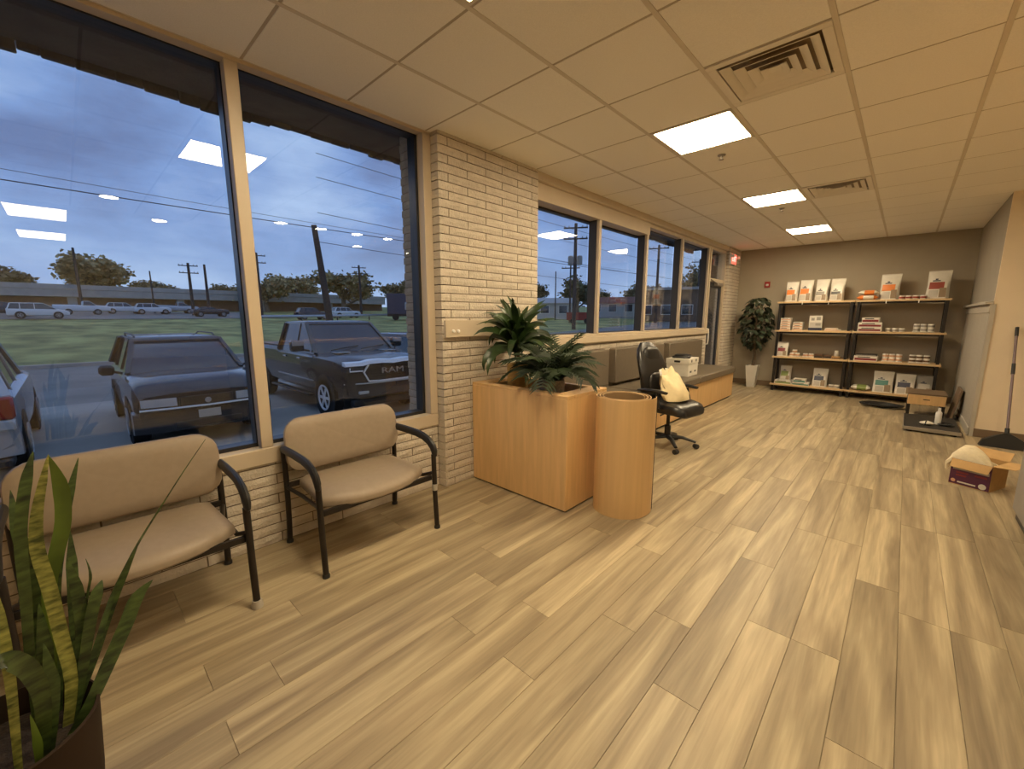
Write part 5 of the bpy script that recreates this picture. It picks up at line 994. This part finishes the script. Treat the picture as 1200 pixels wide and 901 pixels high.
upole('utility pole with cross arm just past the window mullion', -74.1, 20.8, 11.6, 0.22, 2, armdir=1.3); upole('utility pole with cross arm above the trees behind the pickup', -72.9, 37.4, 11.0, 0.22, 2, armdir=1.2); upole('slim street lamp post between the far trees and the white vehicles', -92, 9.5, 9.2, 0.12, 0); upole('short pole at the far left of the tree line', -101, 1.0, 13.0, 0.2, 0); upole('slim pole in front of the white building', -38, 52, 8.5, 0.1, 0)
def wire(a, b, sag, label, r=0.02):
    a = Vector(a); b = Vector(b); mid = (a + b) / 2; pts = []
    for k in range(25): f = k / 24; p = a.lerp(b, f); p.z -= sag * 4 * f * (1 - f); pts.append(p - mid)
    o = solo('power_line', MB().tube(pts, r, 5), 'wire_black', label, 'cable', mid, group='overhead wires')
wire((-24, -40, 7.3), (-24, 60, 7.3), 0.5, 'lowest overhead wire crossing the big window above the far vehicles', 0.022); wire((-19, -40, 14.2), (-25, 60, 14.0), 0.7, 'highest thin overhead wire near the eave', 0.022); wire((-19, -40, 12.5), (-25, 60, 12.2), 0.7, 'overhead wire below the highest one near the eave', 0.02)
wire((-40, -30, 11.5), (-40, 80, 11.0), 0.9, 'thin overhead wire above the treetops in the big window', 0.018)
for k, (z, lb) in enumerate(((10.9, 'top wire strung between the transformer pole and the next pole'), (9.6, 'second wire strung from the transformer pole'), (7.6, 'third wire strung from the transformer pole'), (5.9, 'lowest wire strung from the transformer pole'))): wire((-24 - k * 0.2, 10, z + 0.2), (-22 - 0.2 * k, 100, z + 0.4), 0.9, lb, 0.018)
# trees
def tree_mesh(seed, h, spread, leaf, leafy=500, up=0.5):
    r = random.Random(seed); tw = MB(); lf = MB(); ends = []
    def grow(p, d, L_, rad, lev):
        q = p + d * L_; mid = p.lerp(q, 0.5) + Vector((r.uniform(-1, 1), r.uniform(-1, 1), 0)) * L_ * 0.06
        tw.tube([p, mid, q], [rad, rad * 0.8, rad * 0.6], 4 if lev else 7, cap=False)
        if lev >= 2: ends.append((q, L_)); ends.append((mid, L_))
        if lev >= 4: return
        for k in range(3 if lev else 7):
            nd = (d * 0.75 + Vector((r.uniform(-1, 1) * spread, r.uniform(-1, 1) * spread, r.uniform(-0.15, 0.8) * up))).normalized(); grow(p.lerp(q, r.uniform(0.35, 1.0)), nd, L_ * r.uniform(0.6, 0.82), rad * 0.55, lev + 1)
    grow(Vector((0, 0, 0)), Vector((0, 0, 1)), h * 0.24, h * 0.026, 0)
    for k in range(leafy):
        p, L_ = r.choice(ends); p = p + Vector((r.gauss(0, 1), r.gauss(0, 1), r.gauss(0, 1))) * L_ * 0.35; s_ = r.uniform(0.10, 0.26) * h / 10
        a = Vector((r.uniform(-1, 1), r.uniform(-1, 1), r.uniform(-1, 1))).normalized(); b_ = a.cross(Vector((r.uniform(-1, 1), r.uniform(-1, 1), r.uniform(-1, 1)))).normalized(); lf.add([p - a * s_, p + b_ * s_ * 0.7, p + a * s_, p - b_ * s_ * 0.7], [(0, 1, 2, 3)])
    return tw.mesh('trunk', 'twig', False), lf.mesh('crown', leaf, False)
mat('leaf_dark', (0.085, 0.095, 0.045), 0.9, var=0.4, scale=1.2, rnd=0.2)
TM = [tree_mesh(1, 9, 0.85, 'leaf_autumn', 4200), tree_mesh(2, 9, 1.0, 'leaf_autumn', 3000, 0.8), tree_mesh(3, 9, 0.7, 'leaf_autumn', 1100, 0.9), tree_mesh(4, 7, 0.9, 'leaf_dark', 4200)]
TR = [(-120, 2, 1.15, 0, 'tall round half-bare oak behind the white pickup'), (-122, -9, 0.85, 1, 'broad half-bare tree next to the tall oak'), (-120, -22, 0.75, 0, 'half-bare tree at the far left of the big window'), (-126, 14, 0.7, 1, 'thin-crowned tree just past the tall oak'), (-130, 34, 0.7, 2, 'small bare tree behind the utility poles'), (-122, 26, 0.65, 0, 'low rounded tree beyond the overpass'), (-120, 42, 1.0, 0, 'brown tree just past the window mullion'), (-98, 29, 0.8, 1, 'wide bare-topped tree behind the pickup truck'), (-92, 43, 1.0, 0, 'dense brown tree above the pickup truck roof'), (-114, 72, 1.0, 1, 'wide brown tree beside the leaning pole'), (-80, 57, 0.72, 0, 'brown tree behind the cross-arm pole'), (-96, 84, 0.95, 2, 'bare twiggy tree near the brick pier'), (-82, 76, 0.9, 1, 'bare branching tree right at the edge of the big window'), (-46, 70, 0.9, 3, 'dark evergreen oak behind the transformer pole'), (-58, 70, 0.8, 3, 'lower dark tree next to the evergreen oak'), (-47, 80, 0.6, 3, 'small dark tree beside the red-roofed store'), (-28, 82, 0.8, 2, 'bare tree behind the brown brick building'), (-18, 84, 0.8, 1, 'bare spreading tree beyond the door end windows'), (-40, 88, 0.7, 0, 'low brown tree behind the long white store'), (-68, 76, 0.8, 3, 'dark tree at the pier side of the first bench window')]
for x, y, s_, k, lb in TR:
    t = thing('tree', lb, 'tree', (x, y, hgt(x, y) - 0.1), random.uniform(0, 6), 'trees beyond the lot'); t.scale = (s_ * 2.7, s_ * 2.7, s_ * 2.05); link('trunk', TM[k][0], t); link('crown', TM[k][1], t)
# low buildings beyond the bench windows
def building(name, label, x, y, rz, w, d, h, wall, roofm, nwin, wm='car_glass', gable=0.0):
    t = thing(name, label, 'building', (x, y, hgt(x, y) - 0.1), rz, 'low buildings across the road'); part('wall', B((-w / 2, -d / 2, 0), (w / 2, d / 2, h)), wall, t)
    part('roof', MB().prism([(-d / 2 - 0.4, h), (d / 2 + 0.4, h), (0, h + gable)], -w / 2 - 0.3, w / 2 + 0.3, 0) if gable else B((-w / 2 - 0.2, -d / 2 - 0.4, h), (w / 2 + 0.2, d / 2 + 0.2, h + 0.35)), roofm, t)
    for k in range(nwin):
        xw = -w / 2 + (k + 0.5) * w / nwin; f = part('window_frame', B((xw - 0.75, -d / 2 - 0.06, 0.9), (xw + 0.75, -d / 2 - 0.005, 2.3)), 'p_white', t); part('pane', B((xw - 0.65, -d / 2 - 0.08, 1.0), (xw + 0.65, -d / 2 - 0.061, 2.2)), wm, f)
building('white_house', 'white low house behind the red trailer', -43, 55.5, RD(40), 9, 6, 2.6, 'p_silver', 'p_grey', 3, gable=1.0); building('store', 'long white store with red roof in the second bench window', -35.5, 71, RD(30), 14, 7, 2.4, 'p_silver', 'roof_red', 5, gable=1.3); building('brick_building', 'brown brick building with flat pale roof edge in the third bench window', -23.5, 60, RD(24), 8, 8, 4.3, 'brown_brick', 'overpass', 3); building('store', 'dark low store nearest the glass door', -14, 62, RD(16), 8, 6, 3.2, 'p_grey', 'p_brown', 4)
rt = thing('utility_trailer', 'red utility trailer parked on the grass by the transformer pole', 'trailer', (-29.5, 46.2, hgt(-29.5, 46.2)), RD(38)); part('bed', B((-1.7, -0.8, 0.45), (1.7, 0.8, 1.35), 0.04), 'red_paint', rt); part('lid', B((-1.75, -0.85, 1.35), (1.75, 0.85, 1.5), 0.03), 'red_paint', rt)
for x in (-0.9, 0.9): part('wheel', MB().lathe([(0.34, -0.1), (0.34, 0.1)], 16).xf(Matrix.Rotation(pi / 2, 4, 'X')), 'tyre', rt, loc=(x, -0.9, 0.34))
